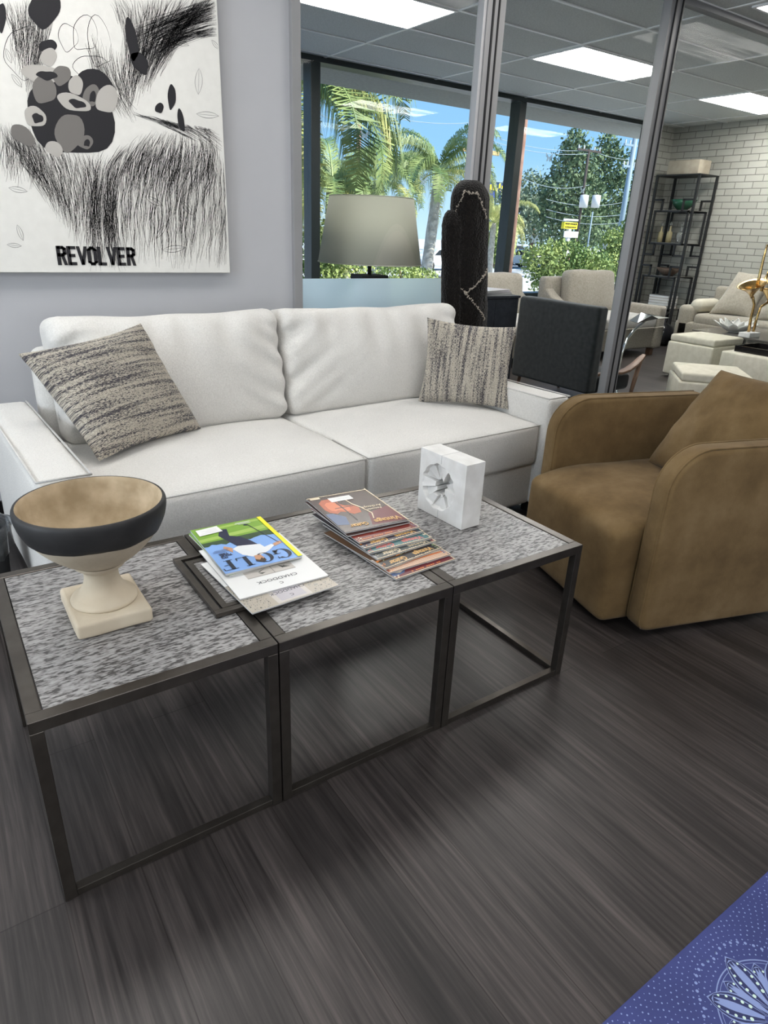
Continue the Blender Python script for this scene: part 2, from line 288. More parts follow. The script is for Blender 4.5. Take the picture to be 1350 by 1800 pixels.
# ------------------------------------------------------------------ mesh helpers
class MB:
    def __init__(s): s.v = []; s.f = []; s.uv = None
    def add(s, vs_, fs): 
        n = len(s.v); s.v += [Vector(p) for p in vs_]; s.f += [tuple(i + n for i in f) for f in fs]; return s
    def box(s, x0, x1, y0, y1, z0, z1, T=None):
        p = [Vector((x, y, z)) for z in (z0, z1) for x, y in ((x0, y0), (x1, y0), (x1, y1), (x0, y1))]
        if T: p = [T @ q for q in p]
        return s.add(p, [(3, 2, 1, 0), (4, 5, 6, 7), (0, 1, 5, 4), (1, 2, 6, 5), (2, 3, 7, 6), (3, 0, 4, 7)])
    def tube(s, pts, r, n=8, cap=True):
        pts = [Vector(p) for p in pts]; rs = r if isinstance(r, (list, tuple)) else [r] * len(pts)
        vs_ = []; up = None
        for i, p in enumerate(pts):
            t = (pts[min(i + 1, len(pts) - 1)] - pts[max(i - 1, 0)]).normalized()
            if up is None: up = t.orthogonal().normalized()
            a = (up - t * up.dot(t)).normalized(); up = a; b = t.cross(a)
            for k in range(n):
                q = 2 * PI * k / n; vs_.append(p + (a * math.cos(q) + b * math.sin(q)) * rs[i])
        fs = [(i * n + k, i * n + (k + 1) % n, (i + 1) * n + (k + 1) % n, (i + 1) * n + k) for i in range(len(pts) - 1) for k in range(n)]
        if cap: fs += [tuple(reversed(range(n))), tuple(range((len(pts) - 1) * n, len(pts) * n))]
        return s.add(vs_, fs)
    def lathe(s, prof, n=40, c=(0, 0, 0), sx=1, sy=1):
        vs_ = [Vector((c[0] + r * math.cos(2 * PI * k / n) * sx, c[1] + r * math.sin(2 * PI * k / n) * sy, c[2] + z)) for r, z in prof for k in range(n)]
        fs = [(i * n + k, i * n + (k + 1) % n, (i + 1) * n + (k + 1) % n, (i + 1) * n + k) for i in range(len(prof) - 1) for k in range(n)]
        if prof[0][0] > 1e-6 : fs.append(tuple(reversed(range(n))))
        return s.add(vs_, fs)
    def poly(s, pts, t=None):
        pts = [Vector(p) for p in pts]; n = len(pts)
        if t is None: return s.add(pts, [tuple(range(n))])
        t = Vector(t); return s.add(pts + [p + t for p in pts], [tuple(reversed(range(n))), tuple(range(n, 2 * n))] + [(i, (i + 1) % n, n + (i + 1) % n, n + i) for i in range(n)])
    def soft(s, size, r=0.03, bulge=(0, 0, 0), seg=14, T=None, wr=0.0, wfreq=5.0, fn=None, seed=0.0):
        h = [a / 2 for a in size]; r = min(r, min(h) * 0.999)
        ks = []
        inner = max(2, seg - 8)
        def axis(H):
            a = [-H + r * (1 - math.cos(PI / 2 * i / 4)) for i in range(4)]
            b = [-(H - r) + (2 * (H - r)) * i / inner for i in range(inner + 1)]
            return a + b + [-x for x in reversed(a)]
        ax = [axis(H) for H in h]
        idx = {}; vs_ = []; fs = []
        def vert(i, j, k):
            key = (i, j, k)
            if key in idx: return idx[key]
            p = Vector((ax[0][i], ax[1][j], ax[2][k]))
            q = Vector([max(-(h[a] - r), min(h[a] - r, p[a])) for a in range(3)])
            d = p - q
            if d.length > 1e-9:
                mxx = max(abs(x) for x in d)
                # cube -> sphere
                d = d.normalized() * (mxx)
                p = q + d
            u = [p[a] / h[a] for a in range(3)]
            f = [1 - u[a] ** 2 for a in range(3)]
            p = Vector((p.x + bulge[0] * u[0] * f[1] * f[2], p.y + bulge[1] * u[1] * f[0] * f[2], p.z + bulge[2] * u[2] * f[0] * f[1]))
            if fn: p = fn(p, u)
            if wr:
                nz = noise.noise(Vector((p.x * wfreq + seed, p.y * wfreq, p.z * wfreq * 0.45)))
                d2 = Vector((u[0] ** 5, u[1] ** 5, u[2] ** 5))
                if d2.length > 1e-6: p = p + d2.normalized() * nz * wr
            if T: p = T @ p
            idx[key] = len(vs_); vs_.append(p); return idx[key]
        n = [len(a) - 1 for a in ax]
        for a in range(3):
            b, c_ = (a + 1) % 3, (a + 2) % 3
            for side in (0, n[a]):
                for i in range(n[b]):
                    for j in range(n[c_]):
                        q = []
                        for di, dj in ((0, 0), (1, 0), (1, 1), (0, 1)):
                            k = [0, 0, 0]; k[a] = side; k[b] = i + di; k[c_] = j + dj; q.append(vert(*k))
                        if side == 0: q.reverse()
                        fs.append(tuple(q))
        return s.add(vs_, fs)
    def obj(s, name, m, parent=None, smooth=False, bevel=0.0, loc=None, rot=None, subs=0, extra=()):
        me = bpy.data.meshes.new(name); me.from_pydata([tuple(p) for p in s.v], [], s.f); me.update()
        me.materials.append(M[m] if isinstance(m, str) else m)
        for x in extra: me.materials.append(M[x])
        if smooth: me.polygons.foreach_set('use_smooth', [True] * len(me.polygons))
        if s.uv:
            ul = me.uv_layers.new(name='UVMap')
            for lp in me.loops: ul.data[lp.index].uv = s.uv[lp.vertex_index]
        o = bpy.data.objects.new(name, me); COL.objects.link(o)
        if parent: o.parent = parent
        if loc: o.location = loc
        if rot: o.rotation_euler = rot
        if bevel:
            b = o.modifiers.new('bevel', 'BEVEL'); b.width = bevel; b.segments = 2; b.limit_method = 'ANGLE'
        if subs: q = o.modifiers.new('sub', 'SUBSURF'); q.levels = subs; q.render_levels = subs
        return o
def TR(x, y, z, rx=0, ry=0, rz=0): return Matrix.Translation((x, y, z)) @ Euler((rx, ry, rz)).to_matrix().to_4x4()
def thing(name, label, cat, loc=(0, 0, 0), rz=0, group=None):
    o = bpy.data.objects.new(name, None); COL.objects.link(o); o.empty_display_size = 0.1
    o.location = loc; o.rotation_euler = (0, 0, rz); o['label'] = label; o['category'] = cat
    if group: o['group'] = group
    return o
def tag(o, label, cat, group=None, kind=None):
    o['label'] = label; o['category'] = cat
    if group: o['group'] = group
    if kind: o['kind'] = kind
    return o
def struct(o, label=None): 
    o['kind'] = 'structure'
    if label: o['label'] = label
    return o
def copy_tree(o, parent=None):
    c = o.copy(); COL.objects.link(c); c.parent = parent
    for ch in list(o.children): copy_tree(ch, c)
    return c
def text_mesh(txt, size, bold=0.0, sxx=1.0, shear=0.0, space=1.0):
    cu = bpy.data.curves.new('t', 'FONT'); cu.body = txt; cu.size = size; cu.offset = bold; cu.align_x = 'CENTER'; cu.align_y = 'CENTER'; cu.shear = shear
    cu.space_character = space; cu.resolution_u = 3
    ob = bpy.data.objects.new('t', cu); COL.objects.link(ob)
    dg = bpy.context.evaluated_depsgraph_get(); me = bpy.data.meshes.new_from_object(ob.evaluated_get(dg))
    bpy.data.objects.remove(ob); bpy.data.curves.remove(cu)
    vs_ = [Vector((v.co.x * sxx, v.co.y, v.co.z)) for v in me.vertices]; fs = [tuple(p.vertices) for p in me.polygons]
    bpy.data.meshes.remove(me); return vs_, fs
def addtext(mb, txt, size, T, bold=0.0, sxx=1.0, shear=0.0, space=1.0):
    v_, f_ = text_mesh(txt, size, bold, sxx, shear, space); mb.add([T @ p for p in v_], f_); return mb

# ------------------------------------------------------------------ the room
YG, YW, XB = 2.10, 5.26, 9.0
struct(MB().box(-3.2, XB + .2, -4.2, YW + .25, -0.12, 0).obj('floor', 'floor'))
struct(MB().box(-3.2, XB + .2, -4.2, YW + .14, CEIL, CEIL + .15).obj('ceiling', 'tile'))
struct(MB().box(-3.2, 1.585, YG, YG + .11, 0, CEIL).obj('wall_back', 'wall'))
struct(MB().box(-3.3, -3.2, -4.2, YW + .14, 0, CEIL).obj('wall_left', 'wall'))
struct(MB().box(-3.2, XB + .2, -4.3, -4.2, 0, CEIL).obj('wall_front', 'wall'))
struct(MB().box(XB, XB + .2, -4.2, YW + .14, 0, CEIL).obj('wall_right', 'brick_y'))
struct(MB().box(8.53, XB, YW, YW + .2, 0, CEIL).obj('wall_window_side', 'brick_x'))
struct(MB().box(-3.2, 8.53, YW - .02, YW + .2, 0, 0.56).obj('wall_below_window', 'wall'))
struct(MB().box(-3.2, 1.585, YG - .014, YG, 0, .10).obj('baseboard_back', 'blackgloss', bevel=.003))
# glass partition posts and head
def post(name, x0, x1, strips):
    r = MB().box(x0, x1, YG - .02, YG + .045, 0, CEIL).obj(name, 'alu'); struct(r)
    mb = MB()
    for a, b in strips: mb.box(a, b, YG - .028, YG - .0195, 0, CEIL)
    mb.obj('gasket', 'gasket', r)
    return r
struct(MB().box(1.585, 1.632, YG - .025, YG + .11, 0, CEIL).obj('trim_1', 'alu', bevel=.003))
post('trim_2', 2.720, 2.845, [(2.752, 2.762), (2.792, 2.799)])
lt = struct(MB().box(2.702, 2.720, YG - .01, YG + .04, 0, CEIL).obj('trim_3', 'alu_light'))
post('trim_4', 4.215, 4.345, [(4.252, 4.259), (4.318, 4.326)])
struct(MB().box(1.632, 2.702, YG, YG + .06, 0, .05).box(2.845, 4.215, YG, YG + .06, 0, .05).box(4.345, XB, YG, YG + .06, 0, .05).obj('trim_5', 'alu'))
struct(MB().box(1.632, 2.702, YG, YG + .06, CEIL - .04, CEIL).box(2.845, 4.215, YG, YG + .06, CEIL - .04, CEIL).box(4.345, XB, YG, YG + .06, CEIL - .04, CEIL).obj('trim_6', 'alu'))
FROST = 1.032
g = MB()
g.box(1.632, 2.702, YG + .028, YG + .034, .05, CEIL - .04)
struct(g.obj('window_4', 'glass'))
struct(MB().box(2.845, 4.215, YG + .028, YG + .034, .05, CEIL - .04).obj('window_5', 'glass'))
struct(MB().box(4.345, XB, YG + .028, YG + .034, .05, CEIL - .04).obj('window_6', 'glass'))
fr = MB().poly([(1.632, YG + .024, .05), (2.702, YG + .024, .05), (2.702, YG + .024, FROST), (1.632, YG + .024, FROST)])
struct(fr.obj('trim_7', 'frost'), 'pale blue frosted film on the lower glass behind the sofa')
# window wall
def mull(name, x): 
    o = MB().box(x - .05, x + .05, YW - .02, YW + .14, .56, CEIL).obj(name, 'dark_frame', bevel=.004); struct(o)
    return o
for i, x in enumerate((0.75, 3.43, 6.10, 8.50)): mull('trim_%d' % (8 + i), x)
struct(MB().box(-3.2, 8.55, YW - .03, YW + .14, CEIL - .045, CEIL).obj('trim_12', 'dark_frame'))
struct(MB().box(-3.2, 8.55, YW - .05, YW + .14, .56, .61).obj('trim_13', 'dark_frame'))
for i, (a, b) in enumerate(((0.80, 3.38), (3.48, 6.05), (6.15, 8.45))):
    struct(MB().box(a, b, YW + .06, YW + .068, .61, CEIL - .045).obj('window_%d' % (i + 1), 'winglass'))
# exterior overhang
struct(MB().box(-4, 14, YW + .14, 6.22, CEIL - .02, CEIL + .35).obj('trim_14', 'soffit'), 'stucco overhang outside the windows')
# ceiling grid
gb = MB()
z0 = CEIL - .006
gx = [3.52 + 1.29 * k for k in range(-5, 5)]
gx = [x for x in gx if -3.1 < x < XB]
ys = [3.92 + .605 * k for k in range(-13, 3)]
ys = [y for y in ys if -4.1 < y < YW]
for x in gx: gb.box(x - .012, x + .012, -4.2, YW - .03, z0, CEIL)
for y in ys: gb.box(-3.2, XB, y - .012, y + .012, z0 - .001, CEIL)
struct(gb.obj('trim_15', 'tbar'), 'white tee bar grid of the suspended ceiling')
def fixture(x, y, label, lens='lens'):
    t = thing('ceiling_light', label, 'ceiling light', (x, y, CEIL))
    f = MB()
    for a in ((0, 1.27, 0, .02), (0, 1.27, .585, .605), (0, .02, .02, .585), (1.25, 1.27, .02, .585)): f.box(a[0], a[1], a[2], a[3], -.012, 0)
    f.obj('frame', 'tbar', t); MB().box(.02, 1.25, .02, .585, -.007, -.004).obj('lens', lens, t)
    return t
fixture(2.25, 3.32, 'lit ceiling light panel at the top left behind the glass', 'lens_back')
fixture(4.84, 3.32, 'lit ceiling light panel between the two glass wall posts', 'lens_back')
fixture(7.37, 3.32, 'lit ceiling light panel nearest the white brick wall', 'lens_back')
fixture(4.86, 1.34, 'lit ceiling light panel cut off by the top right corner of the photo')
for (x, y) in NEAR_FIX:
    if (x, y) != (4.86, 1.34):
        o = fixture(x, y, 'lit ceiling light panel above the sofa room'); o['group'] = 'ceiling lights over the sofa room'

# ------------------------------------------------------------------ coffee tables
TW = [0.4865, 0.4877, 0.4916]; TD = 0.621; TH = 0.457
def table(x, wd, label, side_bar=False):
    t = thing('coffee_table', label, 'table', (x, 0, 0), 0)
    b = .024; g = .0015; x0, x1 = g, wd - g
    f = MB()
    top = MB().box(x0, x1, 0, b + .004, TH - .026, TH).box(x0, x1, TD - b - .004, TD, TH - .026, TH).box(x0, x0 + b + .004, b + .004, TD - b - .004, TH - .026, TH).box(x1 - b - .004, x1, b + .004, TD - b - .004, TH - .026, TH)
    top.obj('top_frame', 'bronze', t, bevel=.0015)
    for (a, c) in ((x0, 0), (x1 - b, 0), (x0, TD - b), (x1 - b, TD - b)):
        MB().box(a, a + b, c, c + b, 0, TH - .026).obj('leg', 'bronze', t, bevel=.0012)
    MB().box(x0 + b, x1 - b, 0.002, b - .002, 0, .018).obj('stretcher', 'bronze', t, bevel=.001)
    if side_bar: MB().box(x1 - b + .002, x1 - .002, b, TD - b, 0, .018).obj('stretcher', 'bronze', t, bevel=.001)
    MB().box(x0 + b + .006, x1 - b - .006, b + .006, TD - b - .006, TH - .02, TH - .002).obj('tabletop', 'oak', t)
    return t
table(0, TW[0], 'dark metal coffee table at the left with the footed bowl on it')
table(TW[0], TW[1], 'dark metal coffee table in the middle holding both magazine piles')
table(TW[0] + TW[1], TW[2], 'dark metal coffee table at the right with the marble block on it', True)
# tray across the seam
t = thing('tray', 'square dark metal tray with wood panel under the golf magazines', 'tray', (.408, .158, TH))
def ring(x0, x1, y0, y1, w_, z0_, z1_): return MB().box(x0, x1, y0, y0 + w_, z0_, z1_).box(x0, x1, y1 - w_, y1, z0_, z1_).box(x0, x0 + w_, y0 + w_, y1 - w_, z0_, z1_).box(x1 - w_, x1, y0 + w_, y1 - w_, z0_, z1_)
ring(0, .272, 0, .312, .016, .0005, .012).obj('rim', 'bronze', t, bevel=.001)
ring(.024, .248, .024, .288, .016, .0025, .008).obj('inner_rim', 'bronze', t, bevel=.001)
MB().box(.016, .256, .016, .296, .0005, .0025).obj('base', 'black', t)
MB().box(.041, .231, .041, .271, .0025, .006).obj('panel', 'oak', t)

# ------------------------------------------------------------------ sofa
S = thing('sofa', 'white bouclé two-cushion sofa standing against the grey wall', 'sofa', (.155, .85, 0), math.radians(2.3))
S['label'] = 'white boucle two-seat sofa against the grey wall and frosted glass'
def arm(x, flip):
    o = MB().soft((.158, 1.0, .535), .028, (.004, .004, .003), 14, TR(x + .079, .5, .06 + .2675), .006, 5).obj('arm', 'boucle', S, True)
    e = MB(); z = .594; a, b = x + .006, x + .152
    e.tube([(a, .985, z), (a, .006, z), (b, .006, z), (b, .985, z)], .0035, 6); e.obj('piping', 'boucle_pipe', o, True)
    return o
arm(0, 0); arm(2.152, 1)
MB().soft((2.02, .88, .215), .02, (0, .004, 0), 14, TR(1.155, .49, .1675), .004, 3).obj('base', 'boucle', S, True)
MB().soft((1.98, .15, .75), .05, (0, 0, 0), 14, TR(1.175, .93, .435), .006, 4).obj('back', 'boucle', S, True)
def seatfn(p, u):
    if u[2] > 0: p.z += .012 * (1 - u[0] ** 4) * (1 - u[1] ** 4)
    return p
for x0_, x1_ in ((.160, 1.156), (1.157, 2.150)):
    w_ = x1_ - x0_; cx = (x0_ + x1_) / 2
    o = MB().soft((w_, .76, .205), .028, (0.0, .012, .014), 20, TR(cx, .405, .372), .007, 4.5, seatfn, x0_ * 7).obj('seat_cushion', 'boucle', S, True)
    e = MB(); pts = [(x0_ + .008, .30, .469), (x0_ + .006, .033, .466)] + [(x0_ + .02 + (w_ - .04) * k / 16, .028 - .011 * (1 - ((k - 8) / 8) ** 2), .468 + .004 * (1 - ((k - 8) / 8) ** 2)) for k in range(17)] + [(x1_ - .006, .033, .466), (x1_ - .008, .30, .469)]
    e.tube(pts, .0038, 6); e.obj('piping', 'boucle_pipe', o, True)
def backfn(seed):
    def f(p, u):
        # vertical drag folds from the top seam, creases at the sides
        if u[1] < 0:
            a = noise.noise(Vector((p.x * 11 + seed, 0, p.z * 2.2)))
            fall = max(0, min(1, (u[2] + .15) / 1.0)) * (1 - abs(u[0]) ** 6)
            p.y += a * .030 * fall * (1 - u[2] ** 8)
            sd = abs(u[0]) ** 3
            p.y += noise.noise(Vector((p.x * 3 + seed, 2.0, p.z * 15 + p.x * 9 * (1 if u[0] > 0 else -1)))) * .045 * sd * (1 - u[2] ** 6)
        p.z += (.012 * (abs(u[0]) ** 6) - .010 + noise.noise(Vector((p.x * 4 + seed, 5, 0))) * .012) * max(0, u[2])
        if u[2] > 0: p.y += .02 * u[2] ** 2
        return p
    return f
for i, (x0_, x1_) in enumerate(((.225, 1.165), (1.169, 2.215))):
    w_ = x1_ - x0_; cx = (x0_ + x1_) / 2
    MB().soft((w_, .20, .485), .055, (.0, .050, .0), 56, TR(cx, .785, .70, math.radians(-10)), .006, 4, backfn(3.1 + 9 * i), 4.0 * i).obj('back_cushion', 'boucle', S, True)
for x in (.05, 2.19):
    for y in (.05, .9): MB().box(x, x + .07, y, y + .07, 0, .062).obj('foot', 'black', S)

def pillow(name, c, thick, m, label, T=None, pinch=.09, seed=0, parent=None, cat='pillow', n=40, wr=.006, catg=None):
    P0, P1, P2, P3 = [Vector(q) for q in c]   # bl, br, tr, tl
    nrm = (P1 - P0).cross(P3 - P0).normalized()
    mb = MB(); uv = []
    for side in (1, -1):
        base = len(mb.v); vs_ = []
        for j in range(n + 1):
            for i in range(n + 1):
                u = math.sin(PI / 2 * (2 * i / n - 1)); v = math.sin(PI / 2 * (2 * j / n - 1))
                uu = u * (1 - pinch * (1 - v * v)); vv = v * (1 - pinch * (1 - u * u))
                a, b = (uu + 1) / 2, (vv + 1) / 2
                p = P0 * (1 - a) * (1 - b) + P1 * a * (1 - b) + P2 * a * b + P3 * (1 - a) * b
                h = thick / 2 * ((1 - u * u) * (1 - v * v)) ** .42
                k = noise.noise(Vector((u * 2.2 + seed, v * 2.2, side))) * wr * 2 + noise.noise(Vector((u * 6 + seed, v * 6, side))) * wr
                edge = ((1 - u * u) * (1 - v * v)) ** .25
                p = p + nrm * side * (h + k * edge)
                vs_.append(p); uv.append((uu * .5 + .5, vv * .5 + .5))
        fs = []
        for j in range(n):
            for i in range(n):
                q = (j * (n + 1) + i, j * (n + 1) + i + 1, (j + 1) * (n + 1) + i + 1, (j + 1) * (n + 1) + i)
                fs.append(q if side == 1 else tuple(reversed(q)))
        mb.add(vs_, fs)
    mb.uv = uv
    o = mb.obj(name, m, parent, True)
    if label: tag(o, label, cat)
    return o
pillow('throw_pillow', [(.40, 1.235, .505), (.855, 1.50, .495), (.655, 1.50, .925), (.232, 1.46, .845)], .17, 'tweedL', 'cream and charcoal tweed throw pillow leaning on the left arm of the white sofa', seed=1)
pillow('throw_pillow', [(1.975, 1.50, .49), (2.285, 1.175, .495), (2.41, 1.30, .868), (1.985, 1.48, .905)], .15, 'tweedR', 'cream and brown tweed throw pillow propped at the right end of the white sofa', seed=4)

# ------------------------------------------------------------------ tan swivel chair
Cc = thing('swivel_armchair', 'olive tan suede swivel armchair at the right end of the coffee tables', 'armchair', (1.83, -.01, 0), math.atan2(-.29, .958))
def armprofile(x0, x1, z0, z1, r, rb=.05, n=10):
    pts = [(x0 + rb * (1 - math.sin(PI / 2 * k / 4)), z0 + rb * (1 - math.cos(PI / 2 * k / 4))) for k in range(5)]
    pts = [(x0 + rb, z0)] + [(x0 + rb - rb * math.sin(PI / 2 * k / 4), z0 + rb - rb * math.cos(PI / 2 * k / 4)) for k in range(1, 5)]
    pts += [(x0 + r - r * math.cos(PI / 2 * k / n), z1 - r + r * math.sin(PI / 2 * k / n)) for k in range(n + 1)]
    pts += [(x1, z1), (x1, z0)]
    return pts
def armslab(y0, y1, edge=.022):
    """side panel with softly rounded edges, extruded along y"""
    pr = armprofile(0, .70, .03, .69, .15)
    cx = sum(p[0] for p in pr) / len(pr); cz = sum(p[1] for p in pr) / len(pr)
    rows = []
    K = 5
    secs = [(y0 + edge * (1 - math.cos(PI / 2 * k / K)), edge * (1 - math.sin(PI / 2 * k / K))) for k in range(K + 1)]
    secs += [(y1 - edge * (1 - math.cos(PI / 2 * k / K)), edge * (1 - math.sin(PI / 2 * k / K))) for k in range(K, -1, -1)]
    mb = MB(); n = len(pr); vs_ = []
    for y, ins in secs:
        for i, (x, z) in enumerate(pr):
            a = Vector((pr[(i + 1) % n][0] - pr[i - 1][0], pr[(i + 1) % n][1] - pr[i - 1][1])).normalized()
            nx, nz_ = a.y, -a.x   # inward normal chosen below
            if (cx - x) * nx + (cz - z) * nz_ < 0: nx, nz_ = -nx, -nz_
            vs_.append(Vector((x + nx * ins, y, z + nz_ * ins)))
    m_ = len(secs)
    fs = [(i * n + k, i * n + (k + 1) % n, (i + 1) * n + (k + 1) % n, (i + 1) * n + k) for i in range(m_ - 1) for k in range(n)]
    fs += [tuple(range(n)), tuple(reversed(range((m_ - 1) * n, m_ * n)))]
    mb.add(vs_, fs); return mb
import bmesh
def fixnormals(o):
    bm = bmesh.new(); bm.from_mesh(o.data); bmesh.ops.recalc_face_normals(bm, faces=bm.faces); bm.to_mesh(o.data); bm.free(); return o
def edge_split_smooth(o, ang=40):
    m_ = o.modifiers.new('es', 'EDGE_SPLIT'); m_.split_angle = math.radians(ang); return o
for (a, b) in ((-.005, .078), (.672, .755)):
    o = edge_split_smooth(fixnormals(armslab(a, b).obj('arm', 'suede', Cc, True)), 50)
    near = a < 0
    ys_ = (a + .010, b - .010)
    sm = MB()
    for yy in ys_:
        pts = []
        for (x, z) in armprofile(0, .70, .03, .69, .15)[2:-1]:
            pts.append((x + .004 if z < .6 else x + .003, yy, z - (.001 if z > .6 else 0)))
        sm.tube(pts, .0035, 6)
    sm.obj('seam', 'suede', o, True)
def chairseat(p, u):
    if u[2] > 0:
        p.z += u[2] * (.018 * (1 - u[1] ** 2) - .045 * max(0, -u[0]) ** 2.5 + noise.noise(Vector((p.x * 5, p.y * 5, 1))) * .008)
    return p
MB().soft((.66, .592, .39), .035, (.010, 0, 0), 22, TR(.23, .375, .225), .004, 5, chairseat).obj('seat', 'suede', Cc, True)
MB().soft((.12, .58, .62), .05, (0, 0, 0), 14, TR(.66, .375, .36), .004, 4).obj('back', 'suede', Cc, True)
pillow('back_pillow', [(.445, .02, .435), (.445, .655, .435), (.585, .50, .835), (.55, -.02, .845)][0:0] or [(.43, .62, .42), (.43, .06, .42), (.575, -.05, .86), (.555, .47, .838)], .20, 'suede', None, parent=Cc, seed=8, pinch=.05, wr=.006)
MB().lathe([(.20, 0), (.20, .018), (.17, .022), (.17, .032)], 32, (.33, .375, 0)).obj('swivel_base', 'black', Cc)

# ------------------------------------------------------------------ footed bowl
B = thing('footed_bowl', 'footed plaster bowl with a black rim band on the left coffee table', 'bowl', (.207, .312, TH), 0)
MB().soft((.158, .190, .036), .008, (0, 0, 0), 12, TR(0, 0, .018), .0015, 20).obj('plinth', 'plaster', B, True)
st = [(.070, .036), (.071, .041), (.068, .047), (.060, .051), (.050, .060), (.041, .075), (.036, .092), (.036, .108), (.043, .116), (.053, .124), (.055, .131)]
MB().lathe(st, 48).obj('stem', 'plaster', B, True)
def bowlprof(z): # outside radius
    return .053 + (.150 - .053) * math.sin(PI / 2 * min(1, (z - .131) / .135)) ** .80
out = [(.053, .131)] + [(bowlprof(.131 + .079 * k / 10), .131 + .079 * k / 10) for k in range(1, 11)]
o = MB().lathe(out, 64).obj('bowl', 'plaster', B, True)
zb = [(bowlprof(.210) - .002, .209), (bowlprof(.210) + .002, .210)] + [(bowlprof(.210 + .055 * k / 6) + .002, .210 + .055 * k / 6) for k in range(1, 7)] + [(.151, .2695), (.149, .2735), (.144, .274)]
bn = MB().lathe(zb, 64)
for p in bn.v:
    if p.z < .212: p.z += .004 * noise.noise(Vector((p.x * 18, p.y * 18, 0)))
bn.f = [f for f in bn.f if len(f) == 4]
bn.obj('rim_band', 'bandblack', B, True)
ins = [(.144, .274)] + [((bowlprof(.131 + .135 * k / 10) - .009) , .138 + .130 * k / 10) for k in range(10, 0, -1)] + [(.03, .136), (.001, .135)]
q = MB().lathe(ins, 64); q.f = [f for f in q.f if len(f) == 4]; q.obj('bowl_lining', 'plaster_in', B, True)

# ------------------------------------------------------------------ marble block sculpture
SC = thing('marble_sculpture', 'square white marble block with a chiselled round hole on the right coffee table', 'sculpture', (1.207, .358, TH), -PI / 2 + .055)
def block():
    W, H, D = .206, .205, .076
    cx, cz, R0, n = -.014, .100, .074, 13
    mb = MB(); random.seed(21)
    SEG = 6; tot = n * SEG
    cir = [(cx + R0 * math.cos(2 * PI * k / tot) * (1 + .03 * math.sin(k * 1.3)), cz + R0 * math.sin(2 * PI * k / tot) * (1 + .03 * math.cos(k * .9))) for k in range(tot)]
    x0, x1, z0, z1 = -W / 2, W / 2, 0, H
    def sq(k):
        a = 2 * PI * k / tot; dx, dz = math.cos(a), math.sin(a)
        tx = ((x1 - cx) / dx if dx > 0 else (x0 - cx) / dx) if abs(dx) > 1e-9 else 1e9
        tz = ((z1 - cz) / dz if dz > 0 else (z0 - cz) / dz) if abs(dz) > 1e-9 else 1e9
        t_ = min(tx, tz); return (cx + dx * t_, cz + dz * t_)
    sqp = [sq(k) for k in range(tot)]
    # snap the nearest samples onto the corners
    for cxr in ((x0, z0), (x1, z0), (x1, z1), (x0, z1)):
        i = min(range(tot), key=lambda k: (sqp[k][0] - cxr[0]) ** 2 + (sqp[k][1] - cxr[1]) ** 2); sqp[i] = cxr
    vs_ = [(x, 0, z) for x, z in sqp] + [(x, 0, z) for x, z in cir] + [(x, D, z) for x, z in sqp]
    fs = [(k, (k + 1) % tot, tot + (k + 1) % tot, tot + k) for k in range(tot)]
    fs += [((k + 1) % tot, k, 2 * tot + k, 2 * tot + (k + 1) % tot) for k in range(tot)]
    fs += [tuple(2 * tot + k for k in range(tot))]
    mb.add(vs_, fs)
    # chiselled wedges
    for s in range(n):
        dep0 = [.002, .012][s % 2] + random.uniform(-.001, .006); dep1 = dep0 + random.uniform(-.002, .016); r1 = random.uniform(.022, .036); tw = random.uniform(-.14, .14); sl = random.uniform(-.010, .010)
        rows = []
        for j, fr_ in enumerate((0, .12, .5, 1.0)):
            row = []
            for k in range(SEG + 1):
                kk = s * SEG + k; ox, oz = cir[kk % tot]
                a = 2 * PI * kk / tot + tw * fr_
                ix, iz = cx + r1 * math.cos(a), cz + r1 * math.sin(a)
                y = 0 if fr_ == 0 else dep0 + (dep1 - dep0) * fr_ ** 1.3 + sl * (k / SEG - .5)
                row.append((ox + (ix - ox) * fr_, y, oz + (iz - oz) * fr_))
            rows.append(row)
        deep = [(cx + (x - cx) * .9, .070, cz + (z - cz) * .8) for x, y, z in rows[-1]]
        rows.append(deep)
        m_ = SEG + 1; vs_ = [p for r_ in rows for p in r_]
        fs = [(i * m_ + k, i * m_ + k + 1, (i + 1) * m_ + k + 1, (i + 1) * m_ + k) for i in range(len(rows) - 1) for k in range(SEG)]
        mb.add(vs_, fs)
        for col in (0, SEG):
            a_ = [rows[i][col] for i in range(len(rows))]; b_ = [(p[0], .070, p[2]) for p in a_]
            mb.add(a_ + b_, [(i, i + 1, len(a_) + i + 1, len(a_) + i) for i in range(len(a_) - 1)])
    mb.poly([(cx + .06 * math.cos(2 * PI * k / 24), .069, cz + .06 * math.sin(2 * PI * k / 24)) for k in range(24)])
    return mb
block().obj('block', 'marble', SC, bevel=0)
MB().box(-.0065, -.005, -.0012, .0005, .178, .2055).box(-.0065, -.005, -.0012, .0005, 0, .026).box(-.0065, -.005, -.0005, .0765, .2048, .2056).obj('joint', 'pages', SC)

